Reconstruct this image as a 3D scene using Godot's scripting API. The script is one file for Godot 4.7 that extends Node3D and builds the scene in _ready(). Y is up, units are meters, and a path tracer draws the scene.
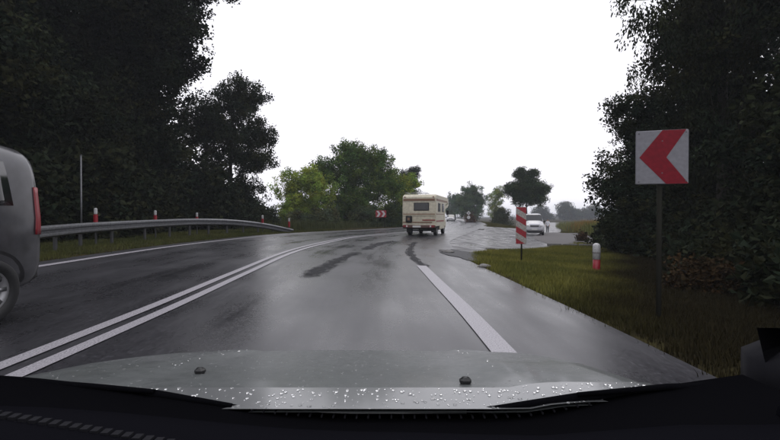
extends Node3D
# A wet bend seen through a car's windscreen: metres, y up, the camera looks along -z.

const CENTRE := [[40.0, -1.6], [15.0, -2.4], [0.0, -2.65], [-4.4, -2.72], [-7.2, -2.85], [-11.4, -3.0], [-14.8, -2.8], [-20.0, -2.05], [-24.5, -0.6], [-28.0, 0.7], [-34.0, 2.9], [-42.0, 5.8], [-60.0, 10.5], [-80.0, 14.0], [-120.0, 19.5], [-200.0, 27.0], [-320.0, 36.0]]
var rng := RandomNumberGenerator.new()
var noise := FastNoiseLite.new()
var M := {}
var taken := {}
var clump_meshes := {}


# ---------------------------------------------------------------- naming
func numbered(called: String) -> String:
	var n: int = taken.get(called, 0)
	taken[called] = n + 1
	return called if n == 0 else "%s_%03d" % [called, n]


func tag(o: Node3D, label := "", category := "", group := "", kind := "") -> Node3D:
	if label: o.set_meta("label", label)
	if category: o.set_meta("category", category)
	if group: o.set_meta("group", group)
	if kind: o.set_meta("kind", kind)
	return o


func thing(called: String, label: String, category: String, at := Vector3.ZERO, turn := 0.0, group := "") -> Node3D:
	var o := Node3D.new()
	o.name = numbered(called)
	add_child(o, true)
	o.position = at
	o.rotation.y = turn
	tag(o, label, category, group)
	return o


func obj(called: String, shape, m: Material, parent: Node = self) -> MeshInstance3D:
	var o := MeshInstance3D.new()
	o.name = numbered(called) if parent == self else called
	var me: Mesh
	if shape is SurfaceTool:
		shape.generate_normals()
		me = shape.commit()
	else:
		me = shape
	o.mesh = me
	o.material_override = m
	parent.add_child(o, true)
	return o


# ---------------------------------------------------------------- materials
func lin(r: float, g_: float, b: float) -> Color:
	return Color(r, g_, b).linear_to_srgb()


func mat(called: String, c: Color, rough := 0.7, metal := 0.0) -> StandardMaterial3D:
	var m := StandardMaterial3D.new()
	m.resource_name = called
	m.albedo_color = c
	m.roughness = rough
	m.metallic = metal
	M[called] = m
	return m


func noise_tex(freq: float, lo: Color, hi: Color, seed_: int, size := 512, octaves := 4, mid := 0.5) -> NoiseTexture2D:
	var t := NoiseTexture2D.new()
	var n := FastNoiseLite.new()
	n.seed = seed_
	n.frequency = freq
	n.fractal_octaves = octaves
	t.noise = n
	t.width = size
	t.height = size
	t.seamless = true
	var gr := Gradient.new()
	gr.set_color(0, lo)
	gr.set_color(1, hi)
	gr.set_offset(0, mid - 0.35)
	gr.set_offset(1, mid + 0.35)
	t.color_ramp = gr
	return t


func grain(m: StandardMaterial3D, freq: float, lo: float, hi: float, scale: float, seed_: int) -> void:
	m.albedo_texture = noise_tex(freq, Color(lo, lo, lo), Color(hi, hi, hi), seed_)
	m.uv1_triplanar = true
	m.uv1_world_triplanar = true
	m.uv1_scale = Vector3.ONE * scale


# ---------------------------------------------------------------- shapes
func tool(smooth := false) -> SurfaceTool:
	var st := SurfaceTool.new()
	st.begin(Mesh.PRIMITIVE_TRIANGLES)
	st.set_smooth_group(0 if smooth else -1)
	return st


func quad(st: SurfaceTool, a: Vector3, b: Vector3, c: Vector3, d: Vector3) -> void:
	for p in [a, b, c, a, c, d]:
		st.add_vertex(p)


func box(st: SurfaceTool, c: Vector3, s: Vector3, b := Basis.IDENTITY, bevel := 0.0) -> void:
	# a box with chamfered edges along its y axis and its top and bottom rims
	var h := s / 2.0
	var e: float = minf(bevel, minf(h.x, minf(h.y, h.z)) * 0.9)
	if e <= 0.0:
		var p := []
		for k in 8:
			p.append(c + b * Vector3(h.x if k & 1 else -h.x, h.y if k & 2 else -h.y, h.z if k & 4 else -h.z))
		quad(st, p[0], p[2], p[3], p[1]); quad(st, p[5], p[7], p[6], p[4])
		quad(st, p[4], p[6], p[2], p[0]); quad(st, p[1], p[3], p[7], p[5])
		quad(st, p[2], p[6], p[7], p[3]); quad(st, p[4], p[0], p[1], p[5])
		return
	var rings := []
	for lv in [[-h.y, e], [-h.y + e, 0.0], [h.y - e, 0.0], [h.y, e]]:
		var x: float = h.x - lv[1]
		var z: float = h.z - lv[1]
		var r := []
		for q in [[x - e, -z], [x, -z + e], [x, z - e], [x - e, z], [-x + e, z], [-x, z - e], [-x, -z + e], [-x + e, -z]]:
			r.append(c + b * Vector3(q[0], lv[0], q[1]))
		rings.append(r)
	for k in 3:
		for i in 8:
			var j := (i + 1) % 8
			quad(st, rings[k][i], rings[k][j], rings[k + 1][j], rings[k + 1][i])
	for i in range(1, 7):
		st.add_vertex(rings[0][0]); st.add_vertex(rings[0][i + 1]); st.add_vertex(rings[0][i])
		st.add_vertex(rings[3][0]); st.add_vertex(rings[3][i]); st.add_vertex(rings[3][i + 1])


func boxm(c: Vector3, s: Vector3, b := Basis.IDENTITY, bevel := 0.0) -> SurfaceTool:
	var st := tool()
	box(st, c, s, b, bevel)
	return st


func tube(st: SurfaceTool, pts: Array, radii: Array, sides := 8, caps := true) -> void:
	var rings := []
	var side := Vector3.RIGHT
	for i in pts.size():
		var d: Vector3 = ((pts[mini(i + 1, pts.size() - 1)] as Vector3) - (pts[maxi(i - 1, 0)] as Vector3)).normalized()
		side = (side - d * side.dot(d))
		if side.length() < 0.05:
			side = d.cross(Vector3.FORWARD if absf(d.z) < 0.9 else Vector3.UP)
		side = side.normalized()
		var up := d.cross(side)
		var r := []
		for k in sides:
			var a := TAU * k / sides
			r.append((pts[i] as Vector3) + (side * cos(a) + up * sin(a)) * float(radii[i]))
		rings.append(r)
	for i in rings.size() - 1:
		for k in sides:
			var j := (k + 1) % sides
			quad(st, rings[i][k], rings[i + 1][k], rings[i + 1][j], rings[i][j])
	if caps:
		for k in range(1, sides - 1):
			st.add_vertex(rings[0][0]); st.add_vertex(rings[0][k]); st.add_vertex(rings[0][k + 1])
			var l: Array = rings[-1]
			st.add_vertex(l[0]); st.add_vertex(l[k + 1]); st.add_vertex(l[k])


func lathe_x(st: SurfaceTool, prof: Array, c: Vector3, sides := 28) -> void:
	# profile of [x, radius] spun about the x axis
	for i in prof.size() - 1:
		for k in sides:
			var a := TAU * k / sides
			var b := TAU * (k + 1) / sides
			var p := func(q, t): return c + Vector3(q[0], q[1] * cos(t), q[1] * sin(t))
			quad(st, p.call(prof[i], a), p.call(prof[i], b), p.call(prof[i + 1], b), p.call(prof[i + 1], a))


func prism(st: SurfaceTool, poly: Array, depth: float, t: Transform3D) -> void:
	# a flat outline in x,y given a thickness along z (0 to depth)
	var pv := PackedVector2Array(poly)
	var tri := Geometry2D.triangulate_polygon(pv)
	for i in range(0, tri.size(), 3):
		for k in [0, 1, 2]:
			st.add_vertex(t * Vector3(pv[tri[i + k]].x, pv[tri[i + k]].y, depth))
		for k in [0, 2, 1]:
			st.add_vertex(t * Vector3(pv[tri[i + k]].x, pv[tri[i + k]].y, 0))
	for i in pv.size():
		var a := pv[i]
		var b := pv[(i + 1) % pv.size()]
		quad(st, t * Vector3(a.x, a.y, 0), t * Vector3(b.x, b.y, 0), t * Vector3(b.x, b.y, depth), t * Vector3(a.x, a.y, depth))


# ---------------------------------------------------------------- the lie of the land
func centre_x(z: float) -> float:
	for i in CENTRE.size() - 1:
		if z <= CENTRE[i][0] and z >= CENTRE[i + 1][0]:
			var t: float = (CENTRE[i][0] - z) / (CENTRE[i][0] - CENTRE[i + 1][0])
			var h: float = CENTRE[i][0] - CENTRE[i + 1][0]
			var m0: float = slope(i) * h
			var m1: float = slope(i + 1) * h
			var t2 := t * t
			var t3 := t2 * t
			return (2 * t3 - 3 * t2 + 1) * CENTRE[i][1] + (t3 - 2 * t2 + t) * m0 + (-2 * t3 + 3 * t2) * CENTRE[i + 1][1] + (t3 - t2) * m1
	return CENTRE[0][1] if z > 0 else CENTRE[-1][1] + (CENTRE[-1][0] - z) * 0.075


func slope(i: int) -> float:
	var a := maxi(i - 1, 0)
	var b := mini(i + 1, CENTRE.size() - 1)
	return (CENTRE[b][1] - CENTRE[a][1]) / (CENTRE[a][0] - CENTRE[b][0])


func g(x: float, z: float) -> float:
	var n := 1.0 - smoothstep(26.0, 52.0, -z)
	var e := x - centre_x(z) - 3.9
	var y := -0.035 * clampf(x, -8.0, 1.5) * n
	y -= 0.3 * smoothstep(0.4, 5.6, e)
	y -= 0.27 * smoothstep(18.0, 36.0, -z) * smoothstep(1.5, 6.0, e) + 0.6 * smoothstep(36.0, 60.0, -z) * smoothstep(4.0, 9.0, e)
	return y


func on(x: float, z: float, up := 0.0) -> Vector3:
	return Vector3(x, g(x, z) + up, z)


func beside(z: float, u: float) -> Vector2:
	# a point u metres to the right of the centre line, measured square to it
	var a := Vector2(centre_x(z + 0.2), z + 0.2)
	var b := Vector2(centre_x(z - 0.2), z - 0.2)
	var d := (b - a).normalized()
	return Vector2(centre_x(z), z) + Vector2(-d.y, d.x) * u


func strip(z0: float, z1: float, u0, u1, up: float, across := 1, step := 0.6) -> SurfaceTool:
	# a sheet that follows the road between two offsets (numbers or functions of z)
	var st := tool(true)
	var rows := []
	var z := z0
	var along := 0.0
	while true:
		var a: float = u0 if u0 is float else u0.call(z)
		var b: float = u1 if u1 is float else u1.call(z)
		var row := []
		for k in across + 1:
			var u: float = lerpf(a, b, float(k) / across)
			var p := beside(z, u)
			row.append([on(p.x, p.y, up), Vector2(u, along)])
		rows.append(row)
		if z <= z1: break
		var dz: float = step if z > -45 else step * 4.0
		z = maxf(z - dz, z1)
		along += dz
	for i in rows.size() - 1:
		for k in across:
			for q in [[i, k], [i + 1, k], [i + 1, k + 1], [i, k], [i + 1, k + 1], [i, k + 1]]:
				st.set_uv(rows[q[0]][q[1]][1])
				st.add_vertex(rows[q[0]][q[1]][0])
	return st


const SIDE_NEAR := [[0.6, -9.5], [2.35, -11.0], [2.6, -12.6], [3.1, -14.2], [4.5, -16.3], [7.4, -18.8], [10.6, -22.2], [12.9, -28.0], [15.7, -35.0], [22.7, -52.0], [40.5, -92.0], [64.0, -140.0]]
const SIDE_FAR := [[-1.0, -30.0], [2.0, -36.5], [5.5, -45.0], [8.8, -47.5], [10.6, -45.0], [11.8, -44.0], [13.2, -45.0], [14.6, -47.5], [17.4, -53.0], [19.4, -57.0], [36.0, -94.0], [58.5, -142.0]]


func side_poly(grow := 0.0) -> PackedVector2Array:
	var p := PackedVector2Array()
	for q in SIDE_NEAR: p.append(Vector2(q[0], q[1]))
	for i in SIDE_FAR.size():
		var q: Array = SIDE_FAR[SIDE_FAR.size() - 1 - i]
		p.append(Vector2(q[0], q[1]))
	if grow != 0.0:
		var o := Geometry2D.offset_polygon(p, grow)
		return o[0]
	return p


func right_edge(z: float) -> float:
	return lerpf(5.25, 4.3, smoothstep(12.0, 40.0, -z))


func sheet(poly: PackedVector2Array, up: float, cell: float) -> SurfaceTool:
	# a polygon cut along a grid, so that it follows the land
	var st := tool(true)
	var r := Rect2(poly[0], Vector2.ZERO)
	for p in poly: r = r.expand(p)
	var x := r.position.x
	while x < r.end.x:
		var z := r.position.y
		while z < r.end.y:
			var c := PackedVector2Array([Vector2(x, z), Vector2(x + cell, z), Vector2(x + cell, z + cell), Vector2(x, z + cell)])
			for piece in Geometry2D.intersect_polygons(poly, c):
				var tri := Geometry2D.triangulate_polygon(piece)
				for t in range(0, tri.size(), 3):
					var a := piece[tri[t]]
					var b := piece[tri[t + 1]]
					var d := piece[tri[t + 2]]
					if (b - a).cross(d - a) < 0: 
						var s := b
						b = d
						d = s
					for q in [a, b, d]:
						st.set_uv(q)
						st.add_vertex(on(q.x, q.y, up))
			z += cell
		x += cell
	return st


func patch_sheet(c: Vector2, rx: float, rz: float, turn: float, up: float, seed_: int) -> SurfaceTool:
	# a small sheet of uneven outline lying on the road
	var st := tool(true)
	noise.seed = seed_
	var n := 40
	for k in n:
		var q := []
		for j in [k, k + 1]:
			var a: float = TAU * (j % n) / n
			var w := 1.0 + 0.5 * noise.get_noise_2d(cos(a) * 90.0, sin(a) * 90.0)
			q.append(c + Vector2(cos(a) * rx * w, sin(a) * rz * w).rotated(turn))
		for p in [c, q[0], q[1]]:
			st.set_uv(p)
			st.add_vertex(on(p.x, p.y, up))
	return st


func ribbon(pts: Array, width: float, up: float, seed_: int) -> SurfaceTool:
	var st := tool(true)
	noise.seed = seed_
	var l := []
	var n := 60
	for i in n + 1:
		var f := float(i) / n * (pts.size() - 1)
		var k := mini(int(f), pts.size() - 2)
		var p: Vector2 = pts[k].cubic_interpolate(pts[k + 1], pts[maxi(k - 1, 0)], pts[mini(k + 2, pts.size() - 1)], f - k)
		l.append(p)
	for i in n:
		var d: Vector2 = (l[i + 1] - l[i]).normalized().orthogonal()
		var w0 := width * (1.0 + 0.7 * noise.get_noise_1d(i * 9.0)) * clampf(minf(i, n - i) / 6.0, 0.1, 1.0)
		var w1 := width * (1.0 + 0.7 * noise.get_noise_1d((i + 1) * 9.0)) * clampf(minf(i + 1, n - i - 1) / 6.0, 0.1, 1.0)
		var a: Vector2 = l[i] - d * w0
		var b: Vector2 = l[i] + d * w0
		var c: Vector2 = l[i + 1] + d * w1
		var e: Vector2 = l[i + 1] - d * w1
		for q in [[a, 0.0, i], [b, 1.0, i], [c, 1.0, i + 1], [a, 0.0, i], [c, 1.0, i + 1], [e, 0.0, i + 1]]:
			st.set_uv(Vector2(q[1], float(q[2]) / n))
			st.add_vertex(on(q[0].x, q[0].y, up))
	return st


# ---------------------------------------------------------------- plants
func clump(kind: String) -> ArrayMesh:
	# a spray of leaf faces within a ball of radius 1
	if clump_meshes.has(kind): return clump_meshes[kind]
	var r := RandomNumberGenerator.new()
	r.seed = hash(kind)
	var n: int = {"broad": 80, "fine": 130, "droop": 100}[kind]
	var size: float = {"broad": 0.27, "fine": 0.16, "droop": 0.24}[kind]
	var v := PackedVector3Array()
	var nn := PackedVector3Array()
	for k in n:
		var p := Vector3(r.randfn(), r.randfn() * 0.8, r.randfn()).limit_length(1.9) * 0.42
		if kind == "droop": p = Vector3(p.x * 0.8, p.y * 1.5 - 0.2, p.z * 0.8)
		var d := Vector3(r.randf_range(-1, 1), r.randf_range(-1.0, 0.5), r.randf_range(-1, 1)).normalized()
		if kind == "droop": d = (d * 0.6 + Vector3.DOWN).normalized()
		var s := d.cross(Vector3(r.randf_range(-1, 1), r.randf_range(-1, 1), r.randf_range(-1, 1))).normalized()
		var f := d.cross(s)
		var l := size * r.randf_range(0.7, 1.35)
		var w := l * (0.34 if kind != "droop" else 0.22)
		var tip := p + d * l
		var m := p + d * l * 0.45
		var a := m + s * w + f * w * 0.35
		var b := m - s * w + f * w * 0.35
		for q in [p, a, tip, p, tip, b]: v.append(q)
		var n1 := (tip - p).cross(a - p).normalized()
		var n2 := (b - p).cross(tip - p).normalized()
		for q in 3: nn.append(n1)
		for q in 3: nn.append(n2)
	var arr := []
	arr.resize(Mesh.ARRAY_MAX)
	arr[Mesh.ARRAY_VERTEX] = v
	arr[Mesh.ARRAY_NORMAL] = nn
	var me := ArrayMesh.new()
	me.add_surface_from_arrays(Mesh.PRIMITIVE_TRIANGLES, arr)
	clump_meshes[kind] = me
	return me


func scatter(called: String, kind: String, spots: Array, m: Material, parent: Node) -> MultiMeshInstance3D:
	# spots: [Transform3D, Color]
	var mm := MultiMesh.new()
	mm.transform_format = MultiMesh.TRANSFORM_3D
	mm.use_colors = true
	mm.mesh = clump(kind) if kind in ["broad", "fine", "droop"] else clump_meshes[kind]
	mm.instance_count = spots.size()
	for i in spots.size():
		mm.set_instance_transform(i, spots[i][0])
		mm.set_instance_color(i, spots[i][1])
	var o := MultiMeshInstance3D.new()
	o.name = numbered(called) if parent == self else called
	o.multimesh = mm
	o.material_override = m
	o.set_meta("kind", "stuff")
	parent.add_child(o, true)
	return o


func leafy(r: RandomNumberGenerator, at: Vector3, scale: float, c: Color, vary := 0.3) -> Array:
	var b := Basis(Vector3(r.randf_range(-1, 1), r.randf_range(-1, 1), r.randf_range(-1, 1)).normalized(), r.randf_range(-0.7, 0.7)) * Basis(Vector3.UP, r.randf() * TAU)
	b = b.scaled(Vector3.ONE * scale * r.randf_range(0.7, 1.25))
	var k := 1.0 + r.randf_range(-vary, vary)
	var warm := r.randf_range(-0.2, 0.2)
	return [Transform3D(b, at), Color(c.r * k * (1.0 + warm), c.g * k, c.b * k * (1.0 - warm))]


func tree(called: String, label: String, at: Vector3, lobes: Array, o := {}) -> Node3D:
	# lobes: [centre above the base, radii, clumps]; limbs run from the trunk into each lobe
	var r := RandomNumberGenerator.new()
	r.seed = hash(label)
	var t := thing(called, label, o.get("category", "tree"), at, 0.0, o.get("group", ""))
	var top: float = o.get("trunk_top", 5.0)
	var rad: float = o.get("trunk", 0.2)
	var lean: Vector3 = o.get("lean", Vector3.ZERO)
	var leaf: float = o.get("leaf", 0.7)
	var c: Color = o.get("color", Color(0.05, 0.07, 0.03))
	var vary: float = o.get("vary", 0.5)
	var trunk_pts := []
	var trunk_r := []
	for i in 7:
		var f := i / 6.0
		trunk_pts.append(Vector3(0, -0.25 + (top + 0.25) * f, 0) + lean * f * f + Vector3(r.randf_range(-1, 1), 0, r.randf_range(-1, 1)) * rad * 0.5 * f)
		trunk_r.append(rad * (1.45 if i == 0 else 1.0) * lerpf(1.0, 0.35, f))
	var st := tool(true)
	tube(st, trunk_pts, trunk_r, 10)
	obj(o.get("stem_name", "trunk"), st, M.bark, t)
	var spots := []
	var limbs := tool(true)
	for lo in lobes:
		var lc: Vector3 = lo[0]
		var lr: Vector3 = lo[1]
		var from: Vector3 = trunk_pts[clampi(int(6.0 * clampf((lc.y - lr.y * 0.6) / top, 0.25, 0.95)), 1, 6)]
		var hub := from.lerp(lc, 0.75)
		tube(limbs, [from, from.lerp(hub, 0.5) + Vector3.UP * lr.y * 0.12, hub], [rad * 0.38, rad * 0.26, rad * 0.15], 6, false)
		for k in clampi(int(lo[2] / 14), 4, 16):
			var e := lc + Vector3(r.randfn(), r.randfn(), r.randfn()).normalized() * lr * r.randf_range(0.6, 0.95)
			var mid := hub.lerp(e, 0.5) + Vector3(r.randf_range(-1, 1), r.randf_range(-0.3, 1), r.randf_range(-1, 1)) * lr * 0.12
			tube(limbs, [hub, mid, e], [rad * 0.12, rad * 0.07, rad * 0.025], 5, false)
		noise.seed = r.randi()
		noise.frequency = 1.0
		for k in int(lo[2]):
			var d := Vector3(r.randfn(), r.randfn(), r.randfn()).normalized()
			var reach: float = 0.86 + 0.75 * noise.get_noise_3dv(d * 2.4)
			var p := lc + d * lr * reach * pow(r.randf(), o.get("shell", 0.5))
			if p.y < o.get("floor", 0.15): continue
			if noise.get_noise_3dv(p / maxf(lr.x, 1.0) * 2.1 + Vector3.ONE * 7.0) < o.get("gaps", -0.12): continue
			spots.append(leafy(r, p, leaf, c, vary))
	obj("limbs", limbs, M.bark, t)
	scatter("crown", o.get("leaf_kind", "broad"), spots, M.leaf, t)
	return t


func bush(called: String, label: String, at: Vector3, size: Vector3, n: int, c: Color, leaf := 0.5, o := {}) -> Node3D:
	var r := RandomNumberGenerator.new()
	r.seed = hash(label)
	var t := thing(called, label, "bush", at, 0.0, o.get("group", ""))
	var st := tool(true)
	for k in 6:
		var a := r.randf() * TAU
		var e := Vector3(cos(a) * size.x * 0.35, size.y * r.randf_range(0.5, 0.8), sin(a) * size.z * 0.35)
		tube(st, [Vector3(cos(a) * 0.1, -0.1, sin(a) * 0.1), e * Vector3(0.4, 0.5, 0.4), e], [0.05, 0.035, 0.01], 5, false)
	obj("stems", st, M.bark, t)
	var spots := []
	noise.seed = r.randi()
	noise.frequency = 1.0
	for k in n:
		var d := Vector3(r.randfn(), absf(r.randfn()) * 0.9, r.randfn()).normalized()
		var reach: float = 0.85 + 0.5 * noise.get_noise_3dv(d * 2.0)
		var p := d * Vector3(size.x * 0.5, size.y, size.z * 0.5) * reach * pow(r.randf(), 0.5)
		p.y = maxf(p.y, 0.08)
		spots.append(leafy(r, p, leaf, c, 0.35))
	scatter("foliage", o.get("leaf_kind", "broad"), spots, M.leaf, t)
	return t


func make_tuft(kind: String, n: int, height: float, spread: float, width: float) -> void:
	var r := RandomNumberGenerator.new()
	r.seed = hash(kind)
	var v := PackedVector3Array()
	var nn := PackedVector3Array()
	for k in n:
		var a := r.randf() * TAU
		var b := Vector3(r.randfn() * spread, -0.02, r.randfn() * spread)
		var h := height * r.randf_range(0.5, 1.2)
		var out := Vector3(cos(a), 0, sin(a)) * h * r.randf_range(0.1, 0.6)
		var s := Vector3(-sin(a), 0, cos(a)) * width
		var m := b + out * 0.35 + Vector3.UP * h * 0.6
		var t := b + out + Vector3.UP * h
		for q in [b - s, m - s * 0.7, m + s * 0.7, b - s, m + s * 0.7, b + s, m - s * 0.7, t, m + s * 0.7]: v.append(q)
		var nr := s.cross(t - b).normalized()
		for q in 9: nn.append(nr if nr.y > 0 else -nr)
	var arr := []
	arr.resize(Mesh.ARRAY_MAX)
	arr[Mesh.ARRAY_VERTEX] = v
	arr[Mesh.ARRAY_NORMAL] = nn
	var me := ArrayMesh.new()
	me.add_surface_from_arrays(Mesh.PRIMITIVE_TRIANGLES, arr)
	clump_meshes[kind] = me


func grass(called: String, label: String, kind: String, n: int, area: Rect2, c: Color, c2: Color, keep: Callable, size := 1.0) -> void:
	var r := RandomNumberGenerator.new()
	r.seed = hash(called + label)
	noise.seed = 11
	noise.frequency = 0.35
	var spots := []
	for k in n:
		var p := area.position + area.size * Vector2(r.randf(), r.randf())
		if not keep.call(p.x, p.y): continue
		var f: float = clampf(0.5 + 0.9 * noise.get_noise_2d(p.x, p.y) + r.randf_range(-0.25, 0.25), 0, 1)
		var cc := c.lerp(c2, f)
		if called == "verge_grass": cc = cc.lerp(Color(0.024, 0.020, 0.010), smoothstep(-1.7, 0.4, p.x - 3.0 - (-p.y - 5.0) * 0.62 + 0.8 * noise.get_noise_2d(p.x + 50.0, p.y)))  # dead brown growth plus the wood's shade, both painted into the blade tint
		var k2 := r.randf_range(0.75, 1.25)
		var b := Basis(Vector3.UP, r.randf() * TAU).scaled(Vector3.ONE * size * r.randf_range(0.55, 1.3))
		spots.append([Transform3D(b, on(p.x, p.y)), Color(cc.r * k2, cc.g * k2, cc.b * k2)])
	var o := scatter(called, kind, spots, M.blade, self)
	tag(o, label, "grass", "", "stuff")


# ---------------------------------------------------------------- vehicles
# a body is a row of stations [z, half width, bottom, top, squareness]; the nose points along -z
func sect(S: Array, z: float) -> Array:
	for i in S.size() - 1:
		if z >= S[i][0] and z <= S[i + 1][0]:
			var t: float = (z - S[i][0]) / maxf(S[i + 1][0] - S[i][0], 1e-5)
			var o := []
			for k in 5: o.append(lerpf(S[i][k], S[i + 1][k], t))
			return o
	return S[0] if z < S[0][0] else S[-1]


func inward(q: Array, y: float, belt: float, tumble: float) -> float:
	return 1.0 - tumble * maxf(0.0, y - belt)


func flank(S: Array, z: float, y: float, belt: float, tumble: float) -> float:
	var q := sect(S, z)
	var h: float = (q[3] - q[2]) / 2.0
	var f: float = clampf(absf((y - q[2] - h) / h), 0.0, 0.999)
	return q[1] * pow(1.0 - pow(f, q[4]), 1.0 / q[4]) * inward(q, y, belt, tumble)


func lid(S: Array, z: float, x: float) -> float:
	var q := sect(S, z)
	var h: float = (q[3] - q[2]) / 2.0
	var f: float = clampf(absf(x / q[1]), 0.0, 0.999)
	return q[2] + h + h * pow(1.0 - pow(f, q[4]), 1.0 / q[4])


func hull(S: Array, belt: float, tumble: float, n := 40) -> SurfaceTool:
	var st := tool(true)
	var zs := []
	for i in S.size() - 1:
		var parts := maxi(1, int((S[i + 1][0] - S[i][0]) / 0.12))
		for k in parts: zs.append(lerpf(S[i][0], S[i + 1][0], float(k) / parts))
	zs.append(S[-1][0])
	var rings := []
	for z in zs:
		var q := sect(S, z)
		var h: float = (q[3] - q[2]) / 2.0
		var r := []
		for k in n:
			var a: float = TAU * k / n
			var cx: float = signf(cos(a)) * pow(absf(cos(a)), 2.0 / q[4])
			var cy: float = signf(sin(a)) * pow(absf(sin(a)), 2.0 / q[4])
			var y: float = q[2] + h + h * cy
			r.append(Vector3(q[1] * cx * inward(q, y, belt, tumble), y, z))
		rings.append(r)
	for i in rings.size() - 1:
		for k in n:
			var j := (k + 1) % n
			quad(st, rings[i][k], rings[i][j], rings[i + 1][j], rings[i + 1][k])
	st.set_smooth_group(1)
	for e in [0, rings.size() - 1]:
		var mid := Vector3.ZERO
		for p in rings[e]: mid += p / n
		for k in n:
			var j := (k + 1) % n
			for p in ([mid, rings[e][j], rings[e][k]] if e == 0 else [mid, rings[e][k], rings[e][j]]): st.add_vertex(p)
	return st


func side_panel(S: Array, outline: Array, s: float, belt: float, tumble: float, proud: float) -> SurfaceTool:
	# a pane or panel lying on the flank: outline of [z, y] as four corners, s = -1 or 1 for the side
	var st := tool(true)
	var n := 8
	var P := []
	for i in n + 1:
		var row := []
		for j in n + 1:
			var u := float(i) / n
			var w := float(j) / n
			var a: Vector2 = outline[0].lerp(outline[1], u)
			var b: Vector2 = outline[3].lerp(outline[2], u)
			var q := a.lerp(b, w)
			row.append(Vector3(s * (flank(S, q.x, q.y, belt, tumble) + proud), q.y, q.x))
		P.append(row)
	for i in n:
		for j in n:
			quad(st, P[i][j], P[i][j + 1], P[i + 1][j + 1], P[i + 1][j])
	# a rim back into the body, so the pane has thickness
	for i in n:
		var back := Vector3(-s * (proud + 0.01), 0, 0)
		quad(st, P[i][0], P[i + 1][0], P[i + 1][0] + back, P[i][0] + back)
		quad(st, P[i][n], P[i][n] + back, P[i + 1][n] + back, P[i + 1][n])
		quad(st, P[0][i], P[0][i] + back, P[0][i + 1] + back, P[0][i + 1])
		quad(st, P[n][i], P[n][i + 1], P[n][i + 1] + back, P[n][i] + back)
	return st


func top_panel(S: Array, z0: float, z1: float, w0: float, w1: float, proud: float) -> SurfaceTool:
	# windscreen or rear window lying on the sloping top between two stations
	var st := tool(true)
	var n := 10
	var P := []
	for i in n + 1:
		var z := lerpf(z0, z1, float(i) / n)
		var w := lerpf(w0, w1, float(i) / n)
		var row := []
		for j in n + 1:
			var x := lerpf(-w, w, float(j) / n)
			row.append(Vector3(x, lid(S, z, x) + proud, z))
		P.append(row)
	for i in n:
		for j in n:
			quad(st, P[i][j], P[i + 1][j], P[i + 1][j + 1], P[i][j + 1])
	return st


func wheel(parent: Node3D, c: Vector3, r: float, w: float, s: float, spokes := 8) -> void:
	# s: which side faces out
	var ty := tool(true)
	lathe_x(ty, [[-w / 2, r * 0.62], [-w / 2, r * 0.9], [-w * 0.38, r], [w * 0.38, r], [w / 2, r * 0.9], [w / 2, r * 0.62], [-w / 2, r * 0.62]], c)
	var t := obj("wheel", ty, M.rubber, parent)
	var ri := tool(true)
	lathe_x(ri, [[s * w * 0.42, r * 0.66], [s * w * 0.46, r * 0.6], [s * w * 0.3, r * 0.54], [s * w * 0.2, r * 0.2], [s * w * 0.36, r * 0.16], [s * w * 0.38, 0.001]], c)
	for k in spokes:
		var a := TAU * k / spokes
		box(ri, c + Vector3(s * w * 0.34, cos(a) * r * 0.37, sin(a) * r * 0.37), Vector3(w * 0.12, r * 0.48, r * 0.13), Basis(Vector3.RIGHT, a))
	obj("rim", ri, M.alloy, t)


func arch(parent: Node3D, S: Array, z: float, r: float, s: float, belt: float, tumble: float) -> void:
	var st := tool(true)
	var n := 18
	for k in n:
		var a := PI * k / n
		var b := PI * (k + 1) / n
		var P := []
		for q in [[a, 0.0], [b, 0.0], [b, r], [a, r]]:
			var p := Vector2(z + cos(q[0]) * q[1], r * 0.8 + sin(q[0]) * q[1])
			P.append(Vector3(s * (flank(S, p.x, maxf(p.y, sect(S, p.x)[2] + 0.05), belt, tumble) + 0.006), p.y, p.x))
		quad(st, P[0], P[1], P[2], P[3])
	obj("wheel_arch", st, M.black_plastic, parent)


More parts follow.
